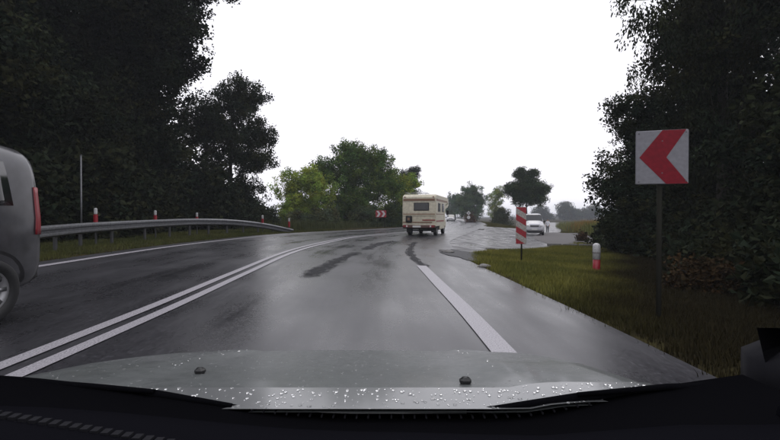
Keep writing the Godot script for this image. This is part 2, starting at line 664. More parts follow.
func make_van(label: String, at: Vector3, turn: float) -> Node3D:
	var t := thing("grey_van", label, "van", at, turn)
	var S := [[-2.43, 0.70, 0.42, 0.80, 3.2], [-2.38, 0.82, 0.32, 0.95, 3.6], [-2.25, 0.90, 0.26, 1.06, 4.2], [-1.85, 0.945, 0.24, 1.18, 4.6], [-1.62, 0.95, 0.24, 1.26, 4.8], [-0.85, 0.95, 0.24, 1.70, 5.4], [-0.5, 0.95, 0.24, 1.79, 5.8], [0.4, 0.95, 0.24, 1.81, 6.2], [2.1, 0.95, 0.24, 1.80, 6.6], [2.36, 0.945, 0.25, 1.78, 6.4], [2.42, 0.93, 0.28, 1.76, 6.2], [2.45, 0.90, 0.32, 1.72, 6.0]]
	var belt := 1.0
	var tb := 0.115
	obj("body", hull(S, belt, tb, 56), M.van_paint, t)
	obj("windscreen", top_panel(S, -1.55, -0.92, 0.78, 0.72, 0.006), M.dark_glass, t)
	for s in [-1.0, 1.0]:
		for o in [[Vector2(-1.25, 1.12), Vector2(-0.28, 1.12), Vector2(-0.28, 1.58), Vector2(-0.70, 1.56)], [Vector2(-0.2, 1.12), Vector2(0.92, 1.12), Vector2(0.92, 1.59), Vector2(-0.2, 1.58)], [Vector2(1.0, 1.12), Vector2(2.12, 1.14), Vector2(2.08, 1.57), Vector2(1.0, 1.59)]]:
			obj("window", side_panel(S, o, s, belt, tb, 0.005), M.dark_glass, t)
		var dl := side_panel(S, [Vector2(-0.21, 0.4), Vector2(-0.19, 0.4), Vector2(-0.19, 1.1), Vector2(-0.21, 1.1)], s, belt, tb, 0.002)
		obj("door_seam", dl, M.black_plastic, t)
		obj("door_seam", side_panel(S, [Vector2(0.95, 0.4), Vector2(0.97, 0.4), Vector2(0.97, 1.1), Vector2(0.95, 1.1)], s, belt, tb, 0.002), M.black_plastic, t)
		obj("rubbing_strip", side_panel(S, [Vector2(-1.1, 0.60), Vector2(1.15, 0.60), Vector2(1.15, 0.70), Vector2(-1.1, 0.70)], s, belt, tb, 0.014), M.black_plastic, t)
		obj("door_handle", boxm(Vector3(s * 0.965, 1.03, -0.32), Vector3(0.04, 0.035, 0.2), Basis.IDENTITY, 0.01), M.van_paint, t)
		obj("mirror", boxm(Vector3(s * 1.06, 1.2, -1.12), Vector3(0.2, 0.24, 0.12), Basis.IDENTITY, 0.04), M.black_plastic, t)
		var tl := side_panel(S, [Vector2(2.35, 0.84), Vector2(2.44, 0.84), Vector2(2.44, 1.34), Vector2(2.37, 1.34)], s, belt, tb, 0.012)
		box(tl, Vector3(s * 0.83, 1.09, 2.45), Vector3(0.10, 0.50, 0.03), Basis.IDENTITY, 0.01)
		obj("tail_light", tl, M.red_lamp, t)
		obj("headlight", boxm(Vector3(s * 0.66, 0.80, -2.34), Vector3(0.36, 0.2, 0.2), Basis(Vector3.UP, s * -0.35), 0.05), M.lamp_glass, t)
		for z in [-1.5, 1.86]:
			arch(t, S, z, 0.40, s, belt, tb)
			wheel(t, Vector3(s * 0.85, 0.325, z), 0.325, 0.215, s)
	obj("rear_window", boxm(Vector3(0, 1.34, 2.452), Vector3(1.28, 0.44, 0.03), Basis.IDENTITY, 0.012), M.dark_glass, t)
	obj("rear_bumper", boxm(Vector3(0, 0.45, 2.42), Vector3(1.72, 0.26, 0.2), Basis.IDENTITY, 0.06), M.black_plastic, t)
	obj("front_bumper", boxm(Vector3(0, 0.42, -2.38), Vector3(1.6, 0.26, 0.2), Basis.IDENTITY, 0.06), M.black_plastic, t)
	obj("number_plate", boxm(Vector3(0, 0.85, 2.458), Vector3(0.52, 0.11, 0.01)), M.plate, t)
	return t


func make_car(called: String, label: String, at: Vector3, turn: float, tall: float, paint: Material, category := "car") -> Node3D:
	# an upright small car with a short bonnet
	var t := thing(called, label, category, at, turn)
	var k := tall / 1.8
	var S := [[-2.1, 0.62, 0.36, 0.72 * k, 3.0], [-2.04, 0.74, 0.26, 0.90 * k, 3.4], [-1.85, 0.83, 0.20, 1.02 * k, 4.0], [-1.35, 0.86, 0.2, 1.12 * k, 4.4], [-1.15, 0.86, 0.2, 1.17 * k, 4.6], [-0.45, 0.86, 0.2, 1.70 * k, 5.0], [-0.1, 0.86, 0.2, 1.79 * k, 5.2], [1.3, 0.86, 0.2, 1.80 * k, 5.4], [1.9, 0.85, 0.24, 1.72 * k, 5.0], [2.06, 0.78, 0.34, 1.5 * k, 4.2]]
	var belt := 0.95 * k
	var tb := 0.14
	obj("body", hull(S, belt, tb, 44), paint, t)
	obj("windscreen", top_panel(S, -1.12, -0.42, 0.79, 0.73, 0.006), M.dark_glass, t)
	for s in [-1.0, 1.0]:
		for o in [[Vector2(-0.8, 1.08 * k), Vector2(0.15, 1.08 * k), Vector2(0.15, 1.58 * k), Vector2(-0.35, 1.56 * k)], [Vector2(0.25, 1.08 * k), Vector2(1.2, 1.08 * k), Vector2(1.2, 1.58 * k), Vector2(0.25, 1.58 * k)]]:
			obj("window", side_panel(S, o, s, belt, tb, 0.005), M.dark_glass, t)
		var hl := tool(true)
		box(hl, Vector3(s * 0.58, 0.80 * k, -2.02), Vector3(0.34, 0.19 * k, 0.14), Basis(Vector3.UP, s * -0.3), 0.04)
		obj("headlight", hl, M.lamp_glass, t)
		obj("mirror", boxm(Vector3(s * 0.97, 1.12 * k, -0.72), Vector3(0.2, 0.17, 0.1), Basis.IDENTITY, 0.03), M.black_plastic, t)
		obj("tail_light", boxm(Vector3(s * 0.74, 1.0 * k, 2.0), Vector3(0.14, 0.5, 0.1), Basis.IDENTITY, 0.03), M.red_lamp, t)
		for z in [-1.32, 1.28]:
			arch(t, S, z, 0.37, s, belt, tb)
			wheel(t, Vector3(s * 0.77, 0.3, z), 0.3, 0.19, s, 6)
	obj("grille", boxm(Vector3(0, 0.76 * k, -2.075), Vector3(0.76, 0.13 * k, 0.06), Basis.IDENTITY, 0.02), M.black_plastic, t)
	obj("bumper", boxm(Vector3(0, 0.50 * k, -2.06), Vector3(1.5, 0.2 * k, 0.14), Basis.IDENTITY, 0.05), paint, t)
	obj("air_intake", boxm(Vector3(0, 0.34 * k, -2.06), Vector3(1.3, 0.13 * k, 0.1), Basis.IDENTITY, 0.03), M.black_plastic, t)
	obj("number_plate", boxm(Vector3(0, 0.5 * k, -2.137), Vector3(0.5, 0.11, 0.012)), M.plate, t)
	return t


func make_camper(label: String, at: Vector3, turn: float) -> void:
	# origin: middle of the rear axle line on the ground at the tail; the nose points along -z
	var t := thing("motorhome", label, "motorhome", at, turn)
	var w := 1.06
	# living box: side outline extruded across with rounded upper edges
	var prof := [Vector2(0.0, 0.62), Vector2(0.03, 0.78), Vector2(0.0, 1.5), Vector2(0.05, 2.42), Vector2(0.12, 2.54), Vector2(0.26, 2.6), Vector2(4.9, 2.6), Vector2(5.22, 2.5), Vector2(5.36, 2.28), Vector2(5.34, 2.02), Vector2(4.85, 1.86), Vector2(4.1, 1.8), Vector2(3.75, 1.7), Vector2(3.72, 0.62)]
	var tri := Geometry2D.triangulate_polygon(PackedVector2Array(prof))
	var st := tool()
	var mid := Vector2(2.2, 1.6)
	for s in [-1.0, 1.0]:
		for i in range(0, tri.size(), 3):
			for k in ([0, 1, 2] if s > 0 else [0, 2, 1]):
				var p: Vector2 = prof[tri[i + k]]
				st.add_vertex(Vector3(s * w, p.y + (-0.05 if p.y > 2.4 else 0.0), -(p.x + (0.0 if p.x < 4.0 else -0.0))))
	for i in prof.size():
		var a: Vector2 = prof[i]
		var b: Vector2 = prof[(i + 1) % prof.size()]
		var e := 0.06
		var a0 := Vector3(w, a.y + (-0.05 if a.y > 2.4 else 0.0), -a.x)
		var b0 := Vector3(w, b.y + (-0.05 if b.y > 2.4 else 0.0), -b.x)
		var push := func(q: Vector2): return Vector3(w - e, q.y, -q.x) + Vector3(0, 0, 0.05 if q.x < 0.06 else 0.0)
		var a1: Vector3 = push.call(a)
		var b1: Vector3 = push.call(b)
		var fl := Vector3(-1, 1, 1)
		quad(st, a0, a1, b1, b0)
		quad(st, a1, a1 * fl, b1 * fl, b1)
		quad(st, a1 * fl, a0 * fl, b0 * fl, b1 * fl)
	obj("body", st, M.cream, t)
	# roof rack at the tail, left
	var rk := tool(true)
	for z in [-0.35, -1.5]:
		tube(rk, [Vector3(-0.95, 2.56, z), Vector3(-0.95, 2.72, z), Vector3(0.35, 2.72, z), Vector3(0.35, 2.56, z)], [0.016, 0.016, 0.016, 0.016], 6)
	for x in [-0.95, -0.3, 0.35]:
		tube(rk, [Vector3(x, 2.72, -0.35), Vector3(x, 2.72, -1.5)], [0.016, 0.016], 6)
	obj("roof_rack", rk, M.alloy, t)
	obj("roof_hatch", boxm(Vector3(0.2, 2.64, -2.6), Vector3(0.7, 0.09, 0.7), Basis.IDENTITY, 0.03), M.white_paint, t)
	# tail: stripes, window, hatch lines, spare box, lamps, bumper, plate
	var bz := 0.052
	obj("upper_stripe", boxm(Vector3(0, 2.26, bz - 0.005), Vector3(1.98, 0.13, 0.02)), M.brown_band, t)
	obj("window_frame", boxm(Vector3(0.16, 1.83, bz + 0.002), Vector3(0.96, 0.5, 0.03), Basis.IDENTITY, 0.012), M.black_plastic, t)
	var rw := obj("rear_window", boxm(Vector3(0.16, 1.83, bz + 0.016), Vector3(0.86, 0.41, 0.02), Basis.IDENTITY, 0.008), M.dark_glass, t)
	for x in [-0.3, 0.3]: obj("pane_bar", boxm(Vector3(0.16 + x, 1.83, bz + 0.0265), Vector3(0.012, 0.41, 0.004)), M.black_plastic, rw)
	obj("middle_stripe", boxm(Vector3(0, 1.37, bz), Vector3(2.0, 0.05, 0.02)), M.brown_band, t)
	obj("ledge", boxm(Vector3(0, 1.29, bz + 0.01), Vector3(2.0, 0.03, 0.05), Basis.IDENTITY, 0.01), M.cream, t)
	obj("lower_stripe", boxm(Vector3(0.62, 1.0, bz), Vector3(0.8, 0.07, 0.02)), M.red_band, t)
	obj("lower_stripe", boxm(Vector3(-0.1, 0.86, bz), Vector3(1.84, 0.06, 0.02)), M.brown_band, t)
	var sp := obj("spare_wheel_box", boxm(Vector3(-0.62, 1.06, bz + 0.06), Vector3(0.4, 0.42, 0.14), Basis.IDENTITY, 0.07), M.black_plastic, t)
	obj("clasp", boxm(Vector3(-0.62, 1.06, bz + 0.137), Vector3(0.14, 0.16, 0.016), Basis.IDENTITY, 0.006), M.brown_band, sp)
	obj("rear_bumper", boxm(Vector3(0, 0.60, 0.02), Vector3(2.08, 0.2, 0.22), Basis.IDENTITY, 0.05), M.brown_bumper, t)
	for s in [-1.0, 1.0]:
		var lp := obj("tail_light", boxm(Vector3(s * 0.82, 0.62, 0.134), Vector3(0.34, 0.13, 0.02), Basis.IDENTITY, 0.008), M.red_lamp, t)
		obj("reversing_lens", boxm(Vector3(s * 0.74, 0.62, 0.146), Vector3(0.09, 0.1, 0.012)), M.lamp_glass, lp)
		obj("marker_lamp", boxm(Vector3(s * 0.9, 2.43, bz - 0.03), Vector3(0.09, 0.04, 0.05)), M.red_lamp, t)
		obj("mudflap", boxm(Vector3(s * 0.8, 0.36, -0.62), Vector3(0.3, 0.3, 0.015)), M.black_plastic, t)
		for z in [-1.15, -4.35]:
			wheel(t, Vector3(s * (0.84 if z > -2 else 0.8), 0.325, z), 0.325, 0.22, s)
		# side stripes, windows and skirt
		obj("side_stripe", boxm(Vector3(s * (w + 0.002), 2.26, -2.5), Vector3(0.014, 0.13, 4.7)), M.brown_band, t)
		obj("side_stripe", boxm(Vector3(s * (w + 0.002), 1.37, -1.9), Vector3(0.014, 0.05, 3.6)), M.brown_band, t)
		obj("side_stripe", boxm(Vector3(s * (w + 0.002), 0.93, -1.9), Vector3(0.014, 0.09, 3.6)), M.red_band, t)
		obj("alcove_stripe", boxm(Vector3(s * (w + 0.003), 2.1, -4.55), Vector3(0.014, 0.1, 1.3), Basis(Vector3.RIGHT, 0.14)), M.olive_band, t)
		for z in [-1.2, -2.75]:
			var fr := obj("window_frame", boxm(Vector3(s * (w + 0.004), 1.8, z), Vector3(0.03, 0.56, 0.86), Basis.IDENTITY, 0.012), M.black_plastic, t)
			obj("window", boxm(Vector3(s * (w + 0.018), 1.8, z), Vector3(0.02, 0.47, 0.76), Basis.IDENTITY, 0.008), M.dark_glass, fr)
		obj("skirt", boxm(Vector3(s * (w - 0.03), 0.52, -2.5), Vector3(0.05, 0.24, 2.0), Basis.IDENTITY, 0.015), M.cream, t)
		obj("mirror", boxm(Vector3(s * 1.16, 1.5, -4.3), Vector3(0.2, 0.32, 0.1), Basis.IDENTITY, 0.03), M.black_plastic, t)
	obj("habitation_door", boxm(Vector3(w + 0.004, 1.35, -3.42), Vector3(0.02, 1.5, 0.56), Basis.IDENTITY, 0.008), M.cream, t)
	obj("number_plate", boxm(Vector3(-0.12, 0.60, 0.136), Vector3(0.52, 0.11, 0.012)), M.plate, t)
	# cab: nose under the alcove
	var C := [[-5.62, 0.6, 0.5, 0.82, 3.2], [-5.55, 0.78, 0.34, 0.98, 3.6], [-5.35, 0.88, 0.28, 1.08, 4.2], [-4.9, 0.92, 0.26, 1.2, 4.6], [-4.72, 0.92, 0.26, 1.26, 4.8], [-4.2, 0.92, 0.26, 1.78, 5.2], [-3.7, 0.94, 0.26, 1.82, 5.6]]
	var cab := obj("cab", hull(C, 1.0, 0.1, 40), M.cream, t)
	obj("windscreen", top_panel(C, -4.68, -4.24, 0.78, 0.72, 0.006), M.dark_glass, cab)
	for s in [-1.0, 1.0]:
		obj("cab_window", side_panel(C, [Vector2(-4.55, 1.1), Vector2(-3.85, 1.1), Vector2(-3.85, 1.62), Vector2(-4.2, 1.6)], s, 1.0, 0.1, 0.005), M.dark_glass, cab)
		obj("headlight", boxm(Vector3(s * 0.6, 0.78, -5.56), Vector3(0.3, 0.18, 0.1), Basis.IDENTITY, 0.03), M.lamp_glass, cab)
		arch(cab, C, -4.35, 0.40, s, 1.0, 0.1)
	obj("underbody", boxm(Vector3(0, 0.52, -2.3), Vector3(1.5, 0.2, 3.6)), M.black_plastic, t)
	obj("axle", boxm(Vector3(0, 0.32, -1.15), Vector3(1.5, 0.09, 0.09), Basis.IDENTITY, 0.03), M.black_plastic, t)


# ---------------------------------------------------------------- a figure from joints: surface nets over tapered capsules
func figure_net(bones: Array, cell: float, k := 0.03) -> SurfaceTool:
	var lo := Vector3.ONE * 1e9
	var hi := -lo
	for b in bones:
		var r := maxf(b[2], b[3]) + cell * 2
		lo = lo.min(b[0] - Vector3.ONE * r).min(b[1] - Vector3.ONE * r)
		hi = hi.max(b[0] + Vector3.ONE * r).max(b[1] + Vector3.ONE * r)
	var n := Vector3i(((hi - lo) / cell).ceil()) + Vector3i.ONE
	var F := PackedFloat32Array()
	F.resize(n.x * n.y * n.z)
	F.fill(1.0)
	for b in bones:
		var r := maxf(b[2], b[3]) + cell * 2.5 + k
		var p0 := Vector3i(((b[0].min(b[1]) - Vector3.ONE * r - lo) / cell).floor()).clamp(Vector3i.ZERO, n - Vector3i.ONE)
		var p1 := Vector3i(((b[0].max(b[1]) + Vector3.ONE * r - lo) / cell).ceil()).clamp(Vector3i.ZERO, n - Vector3i.ONE)
		var ax: Vector3 = b[1] - b[0]
		var l2 := maxf(ax.length_squared(), 1e-9)
		for z in range(p0.z, p1.z + 1):
			for y in range(p0.y, p1.y + 1):
				for x in range(p0.x, p1.x + 1):
					var p := lo + Vector3(x, y, z) * cell
					var t := clampf((p - b[0]).dot(ax) / l2, 0, 1)
					var d: float = p.distance_to(b[0] + ax * t) - lerpf(b[2], b[3], t)
					var i := x + n.x * (y + n.y * z)
					var h := maxf(k - absf(F[i] - d), 0.0) / k
					F[i] = minf(F[i], d) - h * h * k * 0.25
	var V := {}
	var st := tool(true)
	var cor := [Vector3i(0, 0, 0), Vector3i(1, 0, 0), Vector3i(0, 1, 0), Vector3i(1, 1, 0), Vector3i(0, 0, 1), Vector3i(1, 0, 1), Vector3i(0, 1, 1), Vector3i(1, 1, 1)]
	var at := func(q: Vector3i): return F[q.x + n.x * (q.y + n.y * q.z)]
	for z in n.z - 1:
		for y in n.y - 1:
			for x in n.x - 1:
				var q := Vector3i(x, y, z)
				var sum := Vector3.ZERO
				var m := 0
				for e in [[0, 1], [2, 3], [4, 5], [6, 7], [0, 2], [1, 3], [4, 6], [5, 7], [0, 4], [1, 5], [2, 6], [3, 7]]:
					var a: float = at.call(q + cor[e[0]])
					var b: float = at.call(q + cor[e[1]])
					if (a < 0) != (b < 0):
						sum += Vector3(cor[e[0]]).lerp(Vector3(cor[e[1]]), a / (a - b))
						m += 1
				if m: V[q] = lo + (Vector3(q) + sum / m) * cell
	for q in V:
		for ax in 3:
			var d := Vector3i.ZERO
			d[ax] = 1
			var o1 := Vector3i.ZERO
			o1[(ax + 1) % 3] = 1
			var o2 := Vector3i.ZERO
			o2[(ax + 2) % 3] = 1
			var a: float = at.call(q)
			var b: float = at.call(q + d)
			if (a < 0) != (b < 0) and V.has(q - o1) and V.has(q - o2) and V.has(q - o1 - o2):
				if a < 0: quad(st, V[q], V[q - o2], V[q - o1 - o2], V[q - o1])
				else: quad(st, V[q], V[q - o1], V[q - o1 - o2], V[q - o2])
	return st


func make_person(label: String, at: Vector3, turn: float) -> void:
	var t := thing("person", label, "person", at, turn)
	var hip := Vector3(0, 0.92, 0)
	var neck := Vector3(0, 1.46, 0.0)
	var B := [[hip, Vector3(0, 1.16, 0), 0.135, 0.125], [Vector3(0, 1.16, 0), Vector3(0, 1.36, 0), 0.125, 0.14], [Vector3(-0.13, 1.38, 0), Vector3(0.13, 1.38, 0), 0.085, 0.085], [Vector3(0, 1.4, 0), Vector3(0, 1.54, -0.01), 0.06, 0.055], [Vector3(0, 1.6, -0.015), Vector3(0, 1.67, -0.005), 0.082, 0.092], [Vector3(0, 1.61, -0.1), Vector3(0, 1.585, -0.115), 0.012, 0.016]]
	var shirt := [B[0], B[1], B[2]]
	var trousers := [[Vector3(0, 0.95, 0), Vector3(0, 0.98, 0), 0.148, 0.142]]
	for s in [-1.0, 1.0]:
		var hipj := Vector3(s * 0.09, 0.9, 0)
		var knee := Vector3(s * 0.10, 0.49, -0.05 - s * 0.10)
		var ank := Vector3(s * 0.10, 0.085, 0.02 - s * 0.12)
		B.append([hipj, knee, 0.088, 0.058]); B.append([knee, ank, 0.058, 0.038])
		B.append([ank + Vector3(0, -0.04, 0.03), ank + Vector3(0, -0.05, -0.15), 0.038, 0.03])
		trousers.append([hipj, knee, 0.098, 0.07]); trousers.append([knee, ank + Vector3(0, 0.02, 0), 0.07, 0.055])
		var sh := Vector3(s * 0.19, 1.37, 0)
		var el := Vector3(s * 0.25, 1.09, 0.02 + s * 0.03)
		var wr := Vector3(s * 0.25, 0.86, -0.07 + s * 0.05)
		B.append([sh, el, 0.054, 0.042]); B.append([el, wr, 0.042, 0.029])
		var pal := wr + (wr - el).normalized() * 0.09
		B.append([wr, pal, 0.03, 0.034])
		for f in 4:
			B.append([pal + Vector3(0, 0, (f - 1.5) * 0.02), pal + (wr - el).normalized() * (0.075 - 0.01 * absf(f - 1.3)) + Vector3(-s * 0.02, 0, (f - 1.5) * 0.021), 0.0095, 0.008])
		B.append([wr.lerp(pal, 0.35), wr.lerp(pal, 0.95) + Vector3(-s * 0.012, 0, -0.05), 0.012, 0.009])
		shirt.append([sh, sh.lerp(el, 0.85), 0.07, 0.064])
	obj("body", figure_net(B, 0.016, 0.03), M.skin, t)
	var grown := []
	for b in shirt: grown.append([b[0], b[1], b[2] + 0.014, b[3] + 0.014])
	obj("shirt", figure_net(grown, 0.02), M.white_cloth, t)
	obj("trousers", figure_net(trousers, 0.02), M.dark_cloth, t)
	obj("hair", figure_net([[Vector3(0, 1.66, 0.02), Vector3(0, 1.7, 0.0), 0.098, 0.088], [Vector3(0, 1.6, 0.06), Vector3(0, 1.66, 0.04), 0.05, 0.07]], 0.014), M.dark_hair, t)
	for s in [-1.0, 1.0]:
		obj("shoe", boxm(Vector3(s * 0.10, 0.045, -0.04 - s * 0.12), Vector3(0.1, 0.09, 0.27), Basis.IDENTITY, 0.03), M.dark_hair, t)


func _ready() -> void:
	# ------------------------------------------------------------ camera, sky, sun, exposure
	var cam := Camera3D.new()
	cam.name = "camera"
	cam.fov = 58.85
	cam.near = 0.05
	cam.far = 3000.0
	add_child(cam)
	cam.position = Vector3(0, 1.2, 0)
	cam.rotation_degrees.x = -0.59
	cam.current = true
	var env := Environment.new()
	env.background_mode = Environment.BG_SKY
	var sky := Sky.new()
	var ps := ProceduralSkyMaterial.new()
	ps.sky_top_color = Color(0.97, 0.97, 1.0)
	ps.sky_horizon_color = Color(0.99, 0.98, 1.0)
	ps.sky_curve = 0.2
	ps.sky_energy_multiplier = 1.12
	ps.ground_bottom_color = Color(0.25, 0.26, 0.24)
	ps.ground_horizon_color = Color(0.6, 0.6, 0.62)
	ps.sun_angle_max = 5.0
	sky.sky_material = ps
	env.sky = sky
	env.tonemap_mode = Environment.TONE_MAPPER_LINEAR
	env.tonemap_exposure = 1.0
	env.sdfgi_enabled = true
	env.ssao_enabled = true
	env.ssil_enabled = true
	env.fog_enabled = true
	env.fog_density = 0.0009
	env.fog_light_color = Color(0.86, 0.88, 0.92)
	var we := WorldEnvironment.new()
	we.name = "world"
	we.environment = env
	add_child(we)
	var sun := DirectionalLight3D.new()
	sun.name = "overcast_sun"
	sun.light_energy = 0.15
	sun.light_color = Color(1.0, 0.98, 0.95)
	sun.light_angular_distance = 20.0
	sun.sky_mode = DirectionalLight3D.SKY_MODE_LIGHT_ONLY
	sun.shadow_enabled = true
	sun.rotation_degrees = Vector3(-62, 160, 0)
	add_child(sun)

	# ------------------------------------------------------------ materials
	var asphalt := mat("wet_asphalt", Color.WHITE, 1.0)
	road_maps(asphalt)
	var puddly := mat("wet_side_asphalt", Color.WHITE, 1.0)
	puddly.albedo_texture = noise_tex(0.02, lin(0.022, 0.021, 0.024), lin(0.05, 0.048, 0.052), 13, 512, 5)
	puddly.roughness_texture = noise_tex(0.012, Color(0.16, 0.16, 0.16), Color(0.6, 0.6, 0.6), 15, 512, 4)
	puddly.roughness_texture_channel = BaseMaterial3D.TEXTURE_CHANNEL_RED
	puddly.uv1_scale = Vector3(0.12, 0.12, 1)
	mat("tar", lin(0.015, 0.015, 0.018), 0.55)
	M.tar.metallic_specular = 0.3
	mat("stain", lin(0.013, 0.013, 0.016), 0.6)
	M.stain.metallic_specular = 0.2
	M.stain.transparency = BaseMaterial3D.TRANSPARENCY_ALPHA
	M.stain.albedo_texture = stain_map()
	mat("line_paint", lin(0.37, 0.355, 0.385), 0.45)
	M.line_paint.albedo_texture = noise_tex(0.12, Color(0.5, 0.5, 0.51), Color(1, 1, 1), 21, 512, 6, 0.28)
	M.line_paint.uv1_triplanar = true
	M.line_paint.uv1_world_triplanar = true
	M.line_paint.uv1_scale = Vector3.ONE * 0.9
	var soil := mat("soil", Color.WHITE, 0.95)
	soil.albedo_texture = noise_tex(0.012, lin(0.018, 0.015, 0.009), lin(0.050, 0.044, 0.018), 31, 1024, 6)
	soil.metallic_specular = 0.08
	soil.uv1_triplanar = true
	soil.uv1_world_triplanar = true
	soil.uv1_scale = Vector3.ONE * 0.11
	var gravel := mat("gravel", Color.WHITE, 0.8)
	gravel.albedo_texture = noise_tex(0.08, lin(0.035, 0.032, 0.033), lin(0.11, 0.10, 0.10), 33, 512, 4)
	gravel.uv1_triplanar = true
	gravel.uv1_world_triplanar = true
	gravel.uv1_scale = Vector3.ONE * 0.4
	mat("leaf", Color.WHITE, 0.55)
	M.leaf.vertex_color_use_as_albedo = true
	M.leaf.metallic_specular = 0.08
	M.leaf.backlight_enabled = true
	M.leaf.backlight = Color(0.03, 0.045, 0.012)
	mat("blade", Color.WHITE, 0.6)
	M.blade.vertex_color_use_as_albedo = true
	M.blade.metallic_specular = 0.06
	mat("bark", lin(0.045, 0.036, 0.028), 0.9)
	grain(M.bark, 0.05, 0.5, 1.0, 1.2, 41)
	mat("galvanised", lin(0.2, 0.205, 0.22), 0.45, 0.7)
	grain(M.galvanised, 0.03, 0.7, 1.0, 0.7, 43)
	mat("white_paint", lin(0.6, 0.6, 0.61), 0.4)
	mat("weathered_steel", lin(0.05, 0.05, 0.052), 0.7, 0.3)
	mat("sign_white", lin(0.20, 0.20, 0.22), 0.45)
	mat("weathered_post", lin(0.022, 0.022, 0.018), 0.85)
	M.weathered_post.metallic_specular = 0.12
	mat("sign_red", lin(0.19, 0.004, 0.014), 0.45)
	M.sign_red.metallic_specular = 0.3
	M.sign_white.metallic_specular = 0.3
	mat("post_red", lin(0.36, 0.012, 0.025), 0.45)
	mat("board_white", lin(0.42, 0.40, 0.37), 0.45)
	mat("concrete", lin(0.26, 0.25, 0.24), 0.75)
	grain(M.concrete, 0.05, 0.6, 1.0, 1.0, 45)
	mat("rubber", lin(0.012, 0.012, 0.013), 0.7)
	mat("alloy", lin(0.3, 0.3, 0.31), 0.35, 0.8)
	mat("black_plastic", lin(0.013, 0.013, 0.014), 0.5)
	mat("dark_glass", lin(0.01, 0.011, 0.013), 0.06)
	mat("lamp_glass", lin(0.7, 0.7, 0.7), 0.1, 0.3)
	mat("red_lamp", lin(0.2, 0.005, 0.012), 0.3)
	mat("plate", lin(0.62, 0.62, 0.6), 0.4)
	mat("cream", lin(0.66, 0.61, 0.47), 0.4)
	grain(M.cream, 0.02, 0.84, 1.0, 0.5, 47)
	mat("brown_band", lin(0.20, 0.11, 0.065), 0.45)
	mat("red_band", lin(0.24, 0.035, 0.03), 0.45)
	mat("olive_band", lin(0.16, 0.15, 0.06), 0.45)
	mat("brown_bumper", lin(0.10, 0.05, 0.04), 0.5)
	for p in [["van_paint", lin(0.048, 0.048, 0.056)], ["silver_paint", lin(0.34, 0.34, 0.36)], ["white_car_paint", lin(0.42, 0.42, 0.45)], ["bonnet_paint", lin(0.105, 0.114, 0.115)], ["bonnet_lip", lin(0.15, 0.156, 0.16)]]:  # last one: the bonnet coat lightened as a painted sky reflection
		mat(p[0], p[1], 0.38, 0.35)
		M[p[0]].clearcoat_enabled = true
		M[p[0]].clearcoat = 0.7
		M[p[0]].clearcoat_roughness = 0.12
	M.bonnet_paint.roughness_texture = noise_tex(0.03, Color(0.7, 0.7, 0.7), Color(1, 1, 1), 61, 512, 5)
	M.bonnet_paint.uv1_triplanar = true
	M.bonnet_paint.roughness = 0.5
	M.bonnet_paint.clearcoat = 0.35
	grain(M.van_paint, 0.02, 0.8, 1.0, 0.6, 63)
	grain(M.sign_white, 0.03, 0.9, 1.0, 0.9, 64)
	grain(M.board_white, 0.04, 0.72, 1.0, 0.8, 65)
	grain(M.sign_red, 0.03, 0.82, 1.0, 0.9, 66)
	grain(M.post_red, 0.05, 0.72, 1.0, 0.8, 67)
	grain(M.white_paint, 0.05, 0.74, 1.0, 0.9, 68)
	mat("water_drop", Color(1, 1, 1, 0.08), 0.02)
	M.water_drop.refraction_enabled = true
	M.water_drop.refraction_scale = 0.033
	mat("skin", lin(0.42, 0.26, 0.19), 0.5)
	mat("white_cloth", lin(0.7, 0.7, 0.74), 0.8)
	mat("dark_cloth", lin(0.02, 0.02, 0.026), 0.85)
	mat("dark_hair", lin(0.015, 0.012, 0.01), 0.6)
	mat("dash_plastic", lin(0.006, 0.006, 0.008), 0.8)
	M.dash_plastic.specular_mode = BaseMaterial3D.SPECULAR_DISABLED
	mat("wiper_black", lin(0.004, 0.004, 0.005), 0.6)
	M.wiper_black.specular_mode = BaseMaterial3D.SPECULAR_DISABLED
	mat("dash_grey", lin(0.03, 0.03, 0.034), 0.7)
	M.dash_grey.metallic_specular = 0.2
	mat("slot_grey", lin(0.014, 0.014, 0.017), 0.8)
	M.slot_grey.metallic_specular = 0.2

	build_land()
	build_plants()
	build_road_things()
	build_vehicles()
	build_own_car()


func stain_map() -> ImageTexture:
	# an uneven dark smear: solid in the middle, broken up towards its edges
	var im := Image.create_empty(64, 256, false, Image.FORMAT_RGBA8)
	var n := FastNoiseLite.new()
	n.seed = 6
	n.frequency = 0.045
	n.fractal_octaves = 4
	for y in 256:
		for x in 64:
			var u := absf(x / 63.0 * 2.0 - 1.0)
			var v := absf(y / 255.0 * 2.0 - 1.0)
			var a := clampf((1.0 - u) * 1.5 + n.get_noise_2d(x * 1.2, y) * 0.9 - 0.15, 0.0, 1.0) * smoothstep(1.0, 0.7, v) * smoothstep(1.0, 0.75, u)
			im.set_pixel(x, y, Color(1, 1, 1, a * 0.85))
	return ImageTexture.create_from_image(im)


